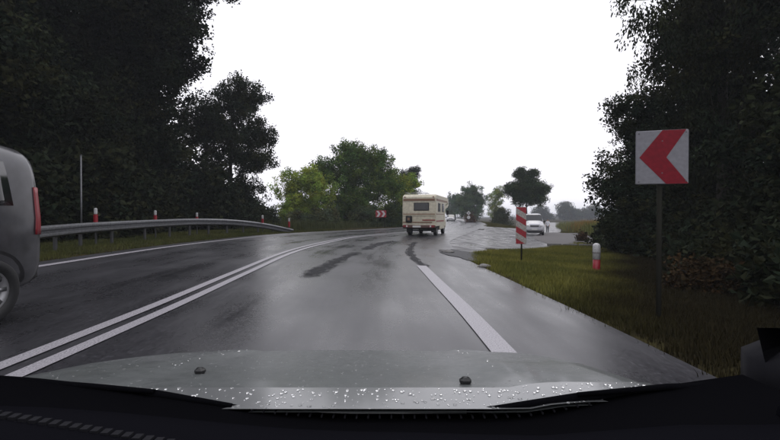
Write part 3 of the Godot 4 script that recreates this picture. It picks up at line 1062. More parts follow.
func road_maps(m: StandardMaterial3D) -> void:
	# colour and gloss of the carriageway: 9.6 m across, 24 m along; polished wheel tracks, worn blotches, aggregate
	var w := 640
	var h := 1024
	var col := Image.create_empty(w, h, false, Image.FORMAT_RGB8)
	var rou := Image.create_empty(w, h, false, Image.FORMAT_RGB8)
	var r := RandomNumberGenerator.new()
	r.seed = 4
	var n := FastNoiseLite.new()
	n.seed = 9
	n.frequency = 0.5
	n.fractal_octaves = 4
	for y in h:
		var a := TAU * y / h
		for x in w:
			var u := 9.6 * x / w - 4.3
			var q := n.get_noise_3d(u * 1.5, cos(a) * 3.8, sin(a) * 3.8)
			var q2 := n.get_noise_3d(u * 5.0 + 40.0, cos(a) * 2.2, sin(a) * 2.2)
			var track := 0.0
			for c in [-2.75, -1.05, 1.05, 2.75]: track = maxf(track, exp(-pow((u - c - q2 * 0.2) / 0.34, 2.0)))
			var grit := r.randf()
			var k := 0.034 + 0.007 * q + 0.006 * q2 - 0.007 * track + 0.016 * (grit - 0.5)
			if grit > 0.985: k += 0.03
			var c := lin(k * 0.97, k * 0.95, k * 1.10)
			col.set_pixel(x, y, c)
			var g_ := clampf(0.33 + 0.10 * q + 0.08 * q2 - 0.07 * track + 0.05 * (grit - 0.5), 0.16, 0.6)
			rou.set_pixel(x, y, Color(g_, g_, g_))
	m.albedo_texture = ImageTexture.create_from_image(col)
	m.roughness_texture = ImageTexture.create_from_image(rou)
	m.roughness_texture_channel = BaseMaterial3D.TEXTURE_CHANNEL_RED
	m.uv1_scale = Vector3(1.0 / 9.6, 1.0 / 24.0, 1)
	m.uv1_offset = Vector3(4.3 / 9.6, 0, 0)


# ---------------------------------------------------------------- ground, roads, markings
func build_land() -> void:
	var sp := side_poly(-0.25)
	var st := tool(true)
	var xs := []
	var zs := []
	var x := -700.0
	while x < 700.0:
		xs.append(x)
		x += 0.6 if x > -14 and x < 26 else (3.0 if absf(x) < 60 else 40.0)
	xs.append(700.0)
	var z := 120.0
	while z > -900.0:
		zs.append(z)
		z -= 10.0 if z > 8 else (0.6 if z > -60 else (3.0 if z > -150 else 50.0))
	zs.append(-900.0)
	var H := []
	for zz in zs:
		var row := []
		var cx := centre_x(zz)
		for xx in xs:
			var u: float = xx - cx
			var y := g(xx, zz)
			if (u > -4.1 and u < right_edge(zz) - 0.2) or Geometry2D.is_point_in_polygon(Vector2(xx, zz), sp): y -= 0.09
			elif absf(u) < 60: y += 0.025 * sin(xx * 1.7 + zz * 0.6) * sin(zz * 1.1) * smoothstep(0.0, 1.5, maxf(-4.8 - u, u - right_edge(zz) - 0.4))
			if absf(xx) > 80 or zz < -160: y += 0.0
			row.append(Vector3(xx, y, zz))
		H.append(row)
	for i in zs.size() - 1:
		for k in xs.size() - 1:
			quad(st, H[i][k], H[i + 1][k], H[i + 1][k + 1], H[i][k + 1])
	tag(obj("ground", st, M.soil), "olive grass and soil ground on both sides of the road", "", "", "structure")
	tag(obj("side_road", sheet(side_poly(), 0.004, 1.2), M.wet_side_asphalt), "puddled side road joining from the right", "", "", "structure")
	tag(obj("main_road", strip(60.0, -310.0, -4.3, right_edge, 0.012, 14), M.wet_asphalt), "wet asphalt main road bending to the right", "", "", "structure")
	var path := PackedVector2Array([Vector2(8.4, -19.9), Vector2(12.6, -20.6), Vector2(15.4, -27), Vector2(17.6, -34), Vector2(23.6, -52), Vector2(21.4, -52), Vector2(12.9, -35), Vector2(10.4, -28)])
	tag(obj("gravel_shoulder", sheet(path, 0.02, 1.2), M.gravel), "grey gravel shoulder beside the side road", "", "", "structure")
	# painted lines, each a sheet of its own
	for k in 2:
		var u: float = -0.125 + 0.25 * k
		var o := obj("centre_line", strip(50.0, -200.0, u - 0.065, u + 0.065, 0.022), M.line_paint)
		tag(o, ["left stripe of the white double centre line", "right stripe of the white double centre line"][k], "road marking", "", "structure")
	tag(obj("edge_line", strip(50.0, -200.0, -3.86, -3.68, 0.022), M.line_paint), "thin white edge line along the left side of the road", "road marking", "", "structure")
	tag(obj("edge_line", strip(50.0, -9.3, func(q): return 3.60, func(q): return 3.83, 0.022), M.line_paint), "wide white edge line along the right side of our lane", "road marking", "", "structure")
	tag(obj("crack_seal", ribbon([Vector2(0.9, -9.0), Vector2(0.72, -10.6), Vector2(0.66, -13.0), Vector2(0.9, -16.0), Vector2(1.25, -19.0)], 0.165, 0.02, 3), M.stain), "dark tar seam running on from the right edge line", "road repair", "", "structure")
	tag(obj("tar_patch", ribbon([Vector2(-1.55, -7.0), Vector2(-1.45, -8.6), Vector2(-1.3, -10.4), Vector2(-1.0, -12.6)], 0.255, 0.02, 4), M.stain), "dark damp tar streak in the middle of our lane", "road repair", "", "structure")
	tag(obj("tar_patch", ribbon([Vector2(-0.9, -13.2), Vector2(-0.5, -16.0), Vector2(0.2, -18.6)], 0.33, 0.02, 5), M.stain), "short dark tar streak behind the motorhome", "road repair", "", "structure")
	tag(obj("road_patch", patch_sheet(Vector2(2.4, -12.7), 0.6, 1.9, -0.1, 0.024, 8), M.tar), "dark broken asphalt patch at the tip of the grass", "road repair", "", "structure")
	var keep_right := func(xx: float, zz: float) -> bool:
		return xx - centre_x(zz) > right_edge(zz) + 0.05 and not Geometry2D.is_point_in_polygon(Vector2(xx, zz), SP)
	SP = side_poly(0.1)
	var thin := FastNoiseLite.new()
	thin.seed = 3
	thin.frequency = 0.8
	var keep_verge := func(xx: float, zz: float) -> bool:
		# ragged along the asphalt, thinner in bare patches
		var far_in: float = xx - centre_x(zz) - right_edge(zz) + 0.05
		var v := thin.get_noise_2d(xx * 1.6, zz)
		return keep_right.call(xx, zz) and far_in > 0.12 + 0.35 * absf(v) and v > -0.32 - 0.4 * smoothstep(0.3, 1.2, far_in)
	make_tuft("tuft", 26, 0.10, 0.12, 0.0045)
	make_tuft("tall_tuft", 18, 0.75, 0.2, 0.012)
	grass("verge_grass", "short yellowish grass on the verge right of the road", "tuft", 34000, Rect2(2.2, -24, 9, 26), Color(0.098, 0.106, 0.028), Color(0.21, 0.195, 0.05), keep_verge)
	grass("far_verge_grass", "rough grass beyond the side road mouth", "tuft", 5000, Rect2(9, -75, 14, 32), Color(0.05, 0.055, 0.02), Color(0.1, 0.085, 0.03), keep_right, 1.6)
	grass("bank_grass", "dull grass strip between left edge line and crash barrier", "tuft", 14000, Rect2(-13, -30, 12, 30), Color(0.045, 0.055, 0.02), Color(0.085, 0.085, 0.03), func(xx, zz): return xx - centre_x(zz) < -4.45)
	grass("verge_weeds", "tall pale weeds under the trees left of the chevron sign", "tall_tuft", 2600, Rect2(-16, -50, 26, 24), Color(0.04, 0.05, 0.02), Color(0.075, 0.08, 0.035), func(xx, zz): return xx - centre_x(zz) < -6.4 - 0.03 * absf(xx), 0.8)
	grass("field_grass", "tall yellow green field grass behind the gravel shoulder", "tall_tuft", 12000, Rect2(13, -85, 60, 62), Color(0.075, 0.095, 0.028), Color(0.145, 0.135, 0.04), func(xx, zz): return xx > 13.6 + (-zz - 22.0) * 0.36, 1.5)
	grass("orange_flowers", "orange brown seed heads in the field grass", "tall_tuft", 1500, Rect2(22, -55, 9, 12), Color(0.20, 0.105, 0.03), Color(0.16, 0.11, 0.03), func(xx, zz): return xx > 14.2 + (-zz - 22.0) * 0.36, 1.7)


var SP := PackedVector2Array()


# ---------------------------------------------------------------- trees and bushes
func build_plants() -> void:
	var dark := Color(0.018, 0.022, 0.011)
	var deep := Color(0.026, 0.032, 0.017)
	var mid := Color(0.070, 0.112, 0.024)
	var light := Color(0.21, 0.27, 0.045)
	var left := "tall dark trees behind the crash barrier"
	# left wood, from near to far
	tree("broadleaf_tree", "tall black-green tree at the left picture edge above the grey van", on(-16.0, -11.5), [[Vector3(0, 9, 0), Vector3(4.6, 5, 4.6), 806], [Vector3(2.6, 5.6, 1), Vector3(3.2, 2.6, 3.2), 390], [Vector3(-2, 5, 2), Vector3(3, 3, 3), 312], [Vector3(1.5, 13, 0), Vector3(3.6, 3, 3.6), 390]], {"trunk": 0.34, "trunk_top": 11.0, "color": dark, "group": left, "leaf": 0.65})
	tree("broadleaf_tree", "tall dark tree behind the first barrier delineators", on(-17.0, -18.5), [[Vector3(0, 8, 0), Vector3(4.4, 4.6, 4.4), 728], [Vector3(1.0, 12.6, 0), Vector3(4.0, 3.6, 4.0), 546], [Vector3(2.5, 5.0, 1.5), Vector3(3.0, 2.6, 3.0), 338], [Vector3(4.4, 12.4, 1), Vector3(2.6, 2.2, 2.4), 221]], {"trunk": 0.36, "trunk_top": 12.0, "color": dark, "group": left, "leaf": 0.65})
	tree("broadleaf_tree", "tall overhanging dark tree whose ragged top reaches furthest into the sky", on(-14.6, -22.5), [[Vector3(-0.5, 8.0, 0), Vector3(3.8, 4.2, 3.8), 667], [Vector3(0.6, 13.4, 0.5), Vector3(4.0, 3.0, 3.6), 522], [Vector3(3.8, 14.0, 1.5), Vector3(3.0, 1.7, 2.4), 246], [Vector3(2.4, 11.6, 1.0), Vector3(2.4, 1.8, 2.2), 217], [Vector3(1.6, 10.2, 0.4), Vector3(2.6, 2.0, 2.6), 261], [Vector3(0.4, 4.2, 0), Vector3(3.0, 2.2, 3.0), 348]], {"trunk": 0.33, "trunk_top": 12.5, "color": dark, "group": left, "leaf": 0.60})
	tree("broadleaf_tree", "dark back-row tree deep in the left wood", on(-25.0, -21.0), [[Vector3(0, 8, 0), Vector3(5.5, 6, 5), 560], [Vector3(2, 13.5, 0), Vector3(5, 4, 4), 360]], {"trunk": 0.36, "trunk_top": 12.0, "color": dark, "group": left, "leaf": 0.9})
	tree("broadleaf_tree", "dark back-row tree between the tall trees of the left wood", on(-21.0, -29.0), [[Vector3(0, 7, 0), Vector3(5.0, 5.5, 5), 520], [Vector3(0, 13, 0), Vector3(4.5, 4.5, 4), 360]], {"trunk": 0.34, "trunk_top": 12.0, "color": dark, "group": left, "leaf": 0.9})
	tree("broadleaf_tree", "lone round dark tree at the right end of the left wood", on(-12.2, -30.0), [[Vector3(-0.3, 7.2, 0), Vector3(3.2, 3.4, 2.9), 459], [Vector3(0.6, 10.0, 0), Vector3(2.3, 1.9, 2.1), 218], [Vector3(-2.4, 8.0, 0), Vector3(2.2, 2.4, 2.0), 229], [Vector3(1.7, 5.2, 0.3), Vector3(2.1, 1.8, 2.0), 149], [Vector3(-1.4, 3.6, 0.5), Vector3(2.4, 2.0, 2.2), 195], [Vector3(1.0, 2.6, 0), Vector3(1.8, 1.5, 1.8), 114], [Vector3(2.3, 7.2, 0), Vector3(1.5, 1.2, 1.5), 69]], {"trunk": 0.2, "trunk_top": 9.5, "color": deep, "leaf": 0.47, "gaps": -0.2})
	# undergrowth that closes the wood below
	var r := RandomNumberGenerator.new()
	r.seed = 77
	var spots := []
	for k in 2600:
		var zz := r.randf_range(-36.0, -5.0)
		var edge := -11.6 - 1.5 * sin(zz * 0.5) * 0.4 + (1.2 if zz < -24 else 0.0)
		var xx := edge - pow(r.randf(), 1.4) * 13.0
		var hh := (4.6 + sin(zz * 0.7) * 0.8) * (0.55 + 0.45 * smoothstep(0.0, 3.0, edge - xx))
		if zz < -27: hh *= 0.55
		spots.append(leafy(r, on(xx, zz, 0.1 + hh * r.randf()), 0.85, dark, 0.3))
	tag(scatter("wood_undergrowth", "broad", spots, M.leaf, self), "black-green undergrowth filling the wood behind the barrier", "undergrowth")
	bush("low_bush", "low dark bush behind the falling end of the barrier", on(-9.6, -29.5), Vector3(2.6, 1.5, 2.0), 90, deep, 0.45)
	# the clump behind the far chevron sign
	tree("broadleaf_tree", "big rounded green tree in the middle clump behind the motorhome", on(-4.2, -45.0), [[Vector3(0, 6.0, 0), Vector3(3.6, 3.2, 3.2), 420], [Vector3(-0.4, 8.4, 0), Vector3(2.2, 1.6, 2.0), 160], [Vector3(2.6, 7.3, 0.4), Vector3(2.2, 2.0, 2.0), 170], [Vector3(-3.0, 5.8, 0.6), Vector3(2.4, 2.4, 2.2), 210], [Vector3(3.2, 4.6, 0.8), Vector3(2.4, 2.2, 2.0), 210], [Vector3(0, 2.8, 1.2), Vector3(4.4, 2.2, 2.2), 330]], {"trunk": 0.24, "trunk_top": 8.0, "color": mid, "leaf": 0.55, "gaps": -0.2})
	tree("broadleaf_tree", "light yellow-green tree at the left end of the middle clump", on(-10.4, -42.0), [[Vector3(0, 4.2, 0), Vector3(2.2, 2.4, 1.9), 240], [Vector3(1.8, 5.2, -0.3), Vector3(2.0, 1.8, 1.7), 150], [Vector3(0.2, 1.9, 0.4), Vector3(2.2, 1.6, 1.7), 180], [Vector3(2.9, 3.4, 0), Vector3(2.2, 2.4, 1.9), 220]], {"trunk": 0.15, "trunk_top": 5.0, "color": light, "leaf": 0.5})
	tree("broadleaf_tree", "yellow-green tree just left of the motorhome roof", on(0.9, -48.0), [[Vector3(0, 4.4, 0), Vector3(2.3, 2.6, 2.0), 230], [Vector3(1.5, 5.2, 0), Vector3(1.5, 1.4, 1.3), 100], [Vector3(0.9, 2.2, 0.4), Vector3(2.4, 1.8, 1.8), 190], [Vector3(-1.2, 5.9, 0), Vector3(1.4, 1.4, 1.3), 90]], {"trunk": 0.15, "trunk_top": 5.0, "color": Color(0.19, 0.25, 0.04), "leaf": 0.5})
	tree("broadleaf_tree", "taller dark tree poking up behind the motorhome roof", on(3.0, -60.0), [[Vector3(0, 7.0, 0), Vector3(2.0, 1.7, 1.7), 150], [Vector3(-0.4, 5.0, 0), Vector3(2.6, 2.2, 2.0), 190], [Vector3(0.8, 8.0, 0), Vector3(1.2, 0.9, 1.1), 50], [Vector3(0.2, 3.0, 0), Vector3(2.6, 2.0, 2.0), 170]], {"trunk": 0.18, "trunk_top": 7.5, "color": deep, "leaf": 0.55})
	bush("low_bush", "grey-green bush at the foot of the middle clump", on(-6.2, -38.0), Vector3(3.6, 2.3, 2.4), 150, Color(0.085, 0.10, 0.05), 0.5)
	bush("low_bush", "dull dark bush under the big tree left of the chevron sign", on(-2.9, -41.5), Vector3(4.0, 2.5, 2.2), 170, Color(0.055, 0.07, 0.032), 0.5)
	bush("low_bush", "low pale bush below the light tree beside the barrier end", on(-9.0, -37.5), Vector3(2.8, 1.8, 2.2), 110, Color(0.08, 0.09, 0.045), 0.45)
	bush("low_bush", "dark bush behind the chevron sign", on(0.6, -43.5), Vector3(3.2, 2.8, 2.0), 150, Color(0.05, 0.068, 0.026), 0.5)
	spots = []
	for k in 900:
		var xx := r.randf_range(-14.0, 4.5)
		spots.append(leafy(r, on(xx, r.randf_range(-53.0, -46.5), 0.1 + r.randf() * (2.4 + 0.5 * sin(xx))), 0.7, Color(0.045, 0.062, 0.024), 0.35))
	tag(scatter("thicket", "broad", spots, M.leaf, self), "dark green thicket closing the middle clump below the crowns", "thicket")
	# trees along the far road
	var far := "hazy trees along the far road"
	tree("roadside_tree", "hazy dark tree, tallest of those where the road vanishes", on(19.0, -92.0), [[Vector3(0, 6.5, 0), Vector3(2.8, 3.2, 2.8), 260], [Vector3(-1.5, 4.4, 0), Vector3(2.4, 2.8, 2.4), 190], [Vector3(1.8, 4.6, 0), Vector3(2.4, 3.0, 2.4), 190], [Vector3(0, 2.2, 0), Vector3(3.4, 2.0, 2.4), 180]], {"trunk": 0.22, "trunk_top": 7.0, "color": Color(0.06, 0.092, 0.042), "leaf": 0.7, "group": far})
	tree("roadside_tree", "paler hazy tree behind and left of the vanishing-point trees", on(20.4, -122.0), [[Vector3(0, 5.6, 0), Vector3(3.0, 3.4, 3.0), 220], [Vector3(-1.2, 3.0, 0), Vector3(3.2, 2.6, 2.6), 180]], {"trunk": 0.2, "trunk_top": 6.0, "color": Color(0.06, 0.092, 0.042), "leaf": 0.8, "group": far})
	tree("roadside_tree", "thin light green tree left of the street maple", on(21.0, -78.0), [[Vector3(0, 4.4, 0), Vector3(1.9, 2.2, 1.9), 90], [Vector3(0.9, 6.2, 0), Vector3(1.3, 1.4, 1.3), 40], [Vector3(0.2, 2.2, 0), Vector3(1.9, 1.6, 1.6), 80]], {"trunk": 0.14, "trunk_top": 5.5, "color": Color(0.14, 0.18, 0.05), "leaf": 0.6, "group": far, "gaps": -0.1})
	bush("low_bush", "dark bush between the far trees and the striped marker board", on(18.2, -64.0), Vector3(3.4, 3.4, 2.6), 150, Color(0.04, 0.05, 0.022), 0.55)
	bush("low_bush", "reddish brown bush behind the two small white signs", on(14.9, -72.5), Vector3(2.2, 2.2, 1.6), 90, Color(0.075, 0.045, 0.028), 0.45)
	tree("street_maple", "round-headed dark street tree above the white van", on(18.2, -52.0), [[Vector3(-0.2, 6.0, 0), Vector3(2.0, 1.9, 2.0), 230], [Vector3(-1.9, 5.3, 0), Vector3(1.5, 1.2, 1.5), 100], [Vector3(1.7, 5.5, 0), Vector3(1.6, 1.4, 1.5), 110], [Vector3(-0.9, 7.6, 0), Vector3(0.9, 0.9, 0.9), 45], [Vector3(0.8, 7.5, 0), Vector3(1.0, 0.9, 0.9), 45], [Vector3(1.2, 4.2, 0), Vector3(1.4, 1.0, 1.2), 80], [Vector3(-0.7, 4.1, 0.3), Vector3(1.6, 1.0, 1.3), 80], [Vector3(0.4, 5.0, 0), Vector3(2.4, 1.6, 1.8), 150]], {"trunk": 0.15, "trunk_top": 6.2, "color": Color(0.032, 0.048, 0.02), "leaf": 0.5, "floor": 2.7, "gaps": -0.3})
	# the hazy line of trees beyond the field
	var rr := RandomNumberGenerator.new()
	rr.seed = 5
	var horizon := ["grey hazy tree on the horizon just right of the person", "second grey hazy tree on the horizon, rounder and taller", "low wide hazy tree in the middle of the horizon line", "hazy horizon tree with a flat top over the orange seed heads", "hazy horizon tree nearest the dark right-hand wood", "hazy horizon tree half hidden by the dark right-hand wood", "faint hazy tree furthest back on the horizon"]
	for k in horizon.size():
		var xx := 84.0 + k * 11.0
		var hgt: float = [8.0, 10.5, 7.5, 9.5, 9.0, 10.0, 8.0][k]
		tree("horizon_tree", horizon[k], on(xx, -205.0 - rr.randf_range(0, 25), 0), [[Vector3(0, hgt * 0.55, 0), Vector3(6.0, hgt * 0.45, 5.0), 190], [Vector3(rr.randf_range(-4, 4), hgt * 0.3, 0), Vector3(7.0, hgt * 0.3, 5.0), 150]], {"trunk": 0.25, "trunk_top": hgt * 0.6, "color": Color(0.05, 0.06, 0.035), "leaf": 1.5, "group": "hazy trees beyond the field"})
	# right-hand wood
	var rg := "dark trees of the right-hand wood"
	tree("broadleaf_tree", "ragged dark tree at the left end of the right-hand wood", on(10.5, -16.6), [[Vector3(0.2, 4.6, 0), Vector3(1.5, 1.9, 1.6), 195], [Vector3(-0.9, 3.0, 0), Vector3(1.2, 1.4, 1.3), 117], [Vector3(0.4, 1.9, 0.3), Vector3(1.9, 1.8, 1.6), 286], [Vector3(-0.6, 6.0, 0), Vector3(1.0, 0.9, 1.0), 58], [Vector3(1.5, 5.6, -0.3), Vector3(1.6, 1.8, 1.5), 143], [Vector3(-0.9, 1.2, 0.4), Vector3(1.0, 1.1, 1.0), 104]], {"trunk": 0.14, "trunk_top": 6.0, "color": deep, "leaf": 0.36, "group": rg, "gaps": -0.15})
	tree("weeping_tree", "tall drooping tree hanging over the white chevron sign", on(11.6, -13.6), [[Vector3(0, 8.2, 0), Vector3(3.2, 2.4, 3.0), 250], [Vector3(-1.6, 9.4, 0.4), Vector3(2.5, 1.5, 2.2), 100], [Vector3(-1.9, 7.0, 0.5), Vector3(1.9, 1.5, 1.7), 70], [Vector3(0.6, 4.5, 0), Vector3(3.0, 2.6, 2.8), 330], [Vector3(1.0, 11.0, 0), Vector3(3.2, 2.0, 3.0), 150]], {"trunk": 0.24, "trunk_top": 9.0, "color": dark, "leaf": 0.55, "leaf_kind": "droop", "group": rg, "gaps": -0.02})
	tree("broadleaf_tree", "tall near-black tree at the right picture edge", on(12.6, -9.2), [[Vector3(0, 6.5, 0), Vector3(3.6, 3.6, 3.4), 504], [Vector3(-1.2, 3.4, 0), Vector3(2.8, 2.4, 2.6), 336], [Vector3(0.5, 10.0, 0), Vector3(3.4, 2.6, 3.2), 288], [Vector3(-1.8, 8.0, 0.2), Vector3(2.0, 1.7, 2.0), 132]], {"trunk": 0.26, "trunk_top": 9.0, "color": dark, "leaf": 0.53, "group": rg})
	tree("broadleaf_tree", "dark tree filling the gap behind the weeping tree", on(15.5, -19.0), [[Vector3(0, 6.0, 0), Vector3(4.0, 5.0, 3.6), 480], [Vector3(-1.5, 3.0, 0), Vector3(3.4, 2.6, 3.0), 300], [Vector3(1, 11, 0), Vector3(4, 3, 3.5), 220]], {"trunk": 0.28, "trunk_top": 9.5, "color": dark, "leaf": 0.75, "group": rg})
	tree("broadleaf_tree", "dark tree beside the road outside the right window", on(10.6, -4.6), [[Vector3(0, 5.5, 0), Vector3(2.9, 3.6, 2.8), 340], [Vector3(-0.8, 2.6, 0), Vector3(2.4, 2.0, 2.2), 220]], {"trunk": 0.22, "trunk_top": 7.0, "color": dark, "leaf": 0.6, "group": rg})
	spots = []
	for k in 1900:
		var zz := r.randf_range(-20.0, -2.5)
		var edge := 8.0 - 2.6 * (1.0 - smoothstep(5.0, 9.0, -zz)) + 0.5 * sin(zz * 0.9) + (2.0 * smoothstep(10.0, 16.0, -zz))
		var xx := edge + pow(r.randf(), 1.3) * 9.0
		var hh := 2.8 * (0.25 + 0.75 * smoothstep(0.0, 3.0, xx - edge))
		spots.append(leafy(r, on(xx, zz, 0.08 + hh * r.randf()), 0.6, dark, 0.3))
	tag(scatter("wood_undergrowth", "broad", spots, M.leaf, self), "dark undergrowth along the foot of the right-hand wood", "undergrowth")
	bush("low_bush", "brown-leaved low bush on the bank behind the chevron sign post", on(6.6, -8.0), Vector3(1.9, 0.7, 1.5), 80, Color(0.036, 0.024, 0.012), 0.3)
	bush("low_bush", "small brown bush at the edge of the field grass", on(12.6, -25.5), Vector3(0.8, 0.75, 0.6), 40, Color(0.07, 0.045, 0.03), 0.26)


# ---------------------------------------------------------------- barrier, posts, signs, kerbs
func chevron(st: SurfaceTool, c: Vector2, w: float, h: float, thick: float, point_left: bool, t: Transform3D, depth: float) -> void:
	var k := -1.0 if point_left else 1.0
	var pts := [Vector2(-k * w / 2, h / 2), Vector2(-k * w / 2 + k * thick, h / 2), Vector2(k * w / 2, 0), Vector2(-k * w / 2 + k * thick, -h / 2), Vector2(-k * w / 2, -h / 2), Vector2(k * (w / 2 - thick), 0)]
	var q := []
	for p in pts: q.append(p + c)
	prism(st, q, depth, t)


func build_road_things() -> void:
	# crash barrier: a W beam along a curve, on posts
	var way := [Vector3(-4.6, 0.80, 4.0), Vector3(-6.4, 0.86, -2.0), Vector3(-7.75, 0.90, -7.2), Vector3(-8.5, 0.96, -9.6), Vector3(-9.0, 1.01, -12.0), Vector3(-9.2, 1.06, -15.6), Vector3(-8.9, 1.08, -18.3), Vector3(-8.0, 1.0, -20.3), Vector3(-7.0, 0.78, -22.0), Vector3(-5.9, 0.40, -23.7)]
	way[0] = Vector3(-8.0, 0.98, 6.0)
	way[1] = Vector3(-7.7, 0.95, -1.0)
	var pts := []
	for i in way.size() - 1:
		for k in 8:
			pts.append(way[i].cubic_interpolate(way[i + 1], way[maxi(i - 1, 0)], way[mini(i + 2, way.size() - 1)], k / 8.0))
	pts.append(way[-1])
	var t := thing("crash_barrier", "long galvanised steel crash barrier along the left verge", "crash barrier")
	var beam := [Vector2(0, 0), Vector2(0.035, -0.02), Vector2(0.075, -0.05), Vector2(0.075, -0.095), Vector2(0.01, -0.135), Vector2(0.01, -0.175), Vector2(0.075, -0.215), Vector2(0.075, -0.26), Vector2(0.035, -0.29), Vector2(0, -0.31)]
	var st := tool()
	var rows := []
	for i in pts.size():
		var d: Vector3 = pts[mini(i + 1, pts.size() - 1)] - pts[maxi(i - 1, 0)]
		d.y = 0
		var out := Vector3(-d.z, 0, d.x).normalized()
		var row := []
		for b in beam: row.append(pts[i] + out * b.x + Vector3.UP * b.y)
		for k in beam.size(): row.append(row[beam.size() - 1 - k] - out * 0.006)
		rows.append(row)
	for i in rows.size() - 1:
		for k in rows[0].size():
			var j: int = (k + 1) % rows[0].size()
			quad(st, rows[i][k], rows[i][j], rows[i + 1][j], rows[i + 1][k])
	obj("rail", st, M.galvanised, t)
	for i in range(2, pts.size() - 6, 4):
		var p: Vector3 = pts[i]
		var gy := g(p.x, p.z) - 0.1
		var d: Vector3 = pts[i + 1] - pts[i - 1]
		obj("post", boxm(Vector3(p.x, (p.y - 0.05 + gy) / 2, p.z) + Vector3(d.z, 0, -d.x).normalized() * 0.07, Vector3(0.06, p.y - 0.05 - gy, 0.1), Basis(Vector3.UP, atan2(d.x, d.z)), 0.008), M.weathered_steel, t)
	# slim delineators behind the rail
	var spots := [[-9.2, -12.2, 1.17, "nearest of the red and white posts behind the crash barrier"], [-9.5, -15.8, 1.15, "second red and white post along the crash barrier"], [-9.2, -18.6, 1.08, "third red and white post, at the crest of the barrier"], [-7.15, -21.9, 1.0, "fourth red and white post, where the barrier begins to fall"], [-6.1, -23.6, 0.85, "last red and white post, at the buried barrier end"]]
	for s in spots:
		delineator(s[3], on(s[0], s[1]), s[2], 0.1)
	# thin pole in front of the wood
	var pole := thing("thin_pole", "thin grey pole against the dark wood behind the barrier", "pole", on(-10.6, -13.4))
	st = tool(true)
	tube(st, [Vector3(0, -0.2, 0), Vector3(0, 3.0, 0)], [0.03, 0.026], 10)
	obj("shaft", st, M.galvanised, pole)
	st = tool(true)
	tube(st, [Vector3(0, 3.0, 0), Vector3(0, 3.04, 0)], [0.034, 0.02], 10)
	obj("cap", st, M.black_plastic, pole)
	# near chevron sign: white plate, red chevron pointing left
	var sg := thing("chevron_sign", "large white sign with one red chevron pointing left, on the right verge", "road sign", on(3.42, -4.92), deg_to_rad(-14))
	st = tool(true)
	tube(st, [Vector3(0, -0.3, -0.06), Vector3(0, 2.42, -0.06)], [0.03, 0.03], 12)
	obj("post", st, M.weathered_post, sg)
	var plate := obj("plate", boxm(Vector3(0, 2.08, 0), Vector3(0.585, 0.68, 0.025), Basis.IDENTITY, 0.01), M.sign_white, sg)
	st = tool()
	prism(st, [Vector2(0.0, 0.336), Vector2(0.26, 0.336), Vector2(0.045, -0.005), Vector2(0.288, -0.336), Vector2(0.045, -0.336), Vector2(-0.255, 0.0)], 0.003, Transform3D(Basis.IDENTITY, Vector3(0, 2.08, 0.0127)))
	obj("red_chevron", st, M.sign_red, plate)
	for q in [[0, 0.2], [0, -0.2], [0.26, 0.305], [-0.26, 0.305], [0.26, -0.305], [-0.26, -0.305]]:
		obj("bolt", boxm(Vector3(q[0], 2.08 + q[1], 0.016), Vector3(0.016, 0.016, 0.01), Basis.IDENTITY, 0.004), M.galvanised, plate)
	for y in [1.92, 2.24]:
		obj("clamp", boxm(Vector3(0, y, -0.05), Vector3(0.12, 0.04, 0.075), Basis.IDENTITY, 0.008), M.galvanised, sg)
	# far chevron sign: red plate with two white chevrons pointing right, on two posts
	var fs := thing("double_chevron_sign", "small red sign with two white chevrons pointing right, below the trees", "road sign", on(-0.92, -39.6), 0.0)
	for x in [-0.36, 0.36]:
		st = tool(true)
		tube(st, [Vector3(x, -0.3, -0.05), Vector3(x, 1.74, -0.05)], [0.03, 0.03], 10)
		obj("post", st, M.weathered_post, fs)
	plate = obj("plate", boxm(Vector3(0, 1.4, 0), Vector3(1.08, 0.7, 0.025), Basis.IDENTITY, 0.01), M.post_red, fs)
	for x in [-0.25, 0.25]:
		st = tool()
		chevron(st, Vector2(x, 0), 0.42, 0.6, 0.22, false, Transform3D(Basis.IDENTITY, Vector3(0, 1.4, 0.0127)), 0.003)
		obj("white_chevron", st, M.white_paint, plate)
	# red and white striped marker board on a thin post
	var mb := thing("marker_board", "upright board with slanting red and white stripes on the grass tip", "road sign", on(3.98, -11.85), deg_to_rad(-12))
	st = tool(true)
	tube(st, [Vector3(0.02, -0.3, -0.05), Vector3(0.02, 1.5, -0.05)], [0.024, 0.024], 10)
	obj("post", st, M.weathered_post, mb)
	var board := obj("board", boxm(Vector3(0, 1.12, 0), Vector3(0.30, 1.12, 0.02), Basis.IDENTITY, 0.008), M.board_white, mb)
	var rect := PackedVector2Array([Vector2(-0.148, 0.565), Vector2(0.148, 0.565), Vector2(0.148, 1.675), Vector2(-0.148, 1.675)])
	for k in 4:
		var y := 0.36 + k * 0.37
		var band := PackedVector2Array([Vector2(-0.148, y + 0.19), Vector2(0.148, y - 0.0), Vector2(0.148, y + 0.185), Vector2(-0.148, y + 0.375)])
		if k == 3: band = PackedVector2Array([Vector2(-0.148, y + 0.19), Vector2(0.148, y), Vector2(0.148, y + 0.185), Vector2(-0.148, y + 0.375)])
		for piece in Geometry2D.intersect_polygons(band, rect):
			st = tool()
			prism(st, Array(piece), 0.003, Transform3D(Basis.IDENTITY, Vector3(0, 0, 0.0102)))
			obj("red_stripe", st, M.post_red, board)
	# thick white and red verge post
	var vp := thing("verge_post", "stubby round-topped white post with a red foot on the right grass", "bollard", on(5.72, -10.8), 0.2)
	st = tool(true)
	tube(st, [Vector3(0, -0.25, 0), Vector3(0, 0.34, 0)], [0.098, 0.092], 16)
	obj("red_foot", st, M.post_red, vp)
	st = tool(true)
	tube(st, [Vector3(0, 0.34, 0), Vector3(0, 0.70, 0), Vector3(0, 0.745, 0), Vector3(0, 0.775, 0), Vector3(0, 0.785, 0)], [0.102, 0.098, 0.085, 0.05, 0.01], 16)
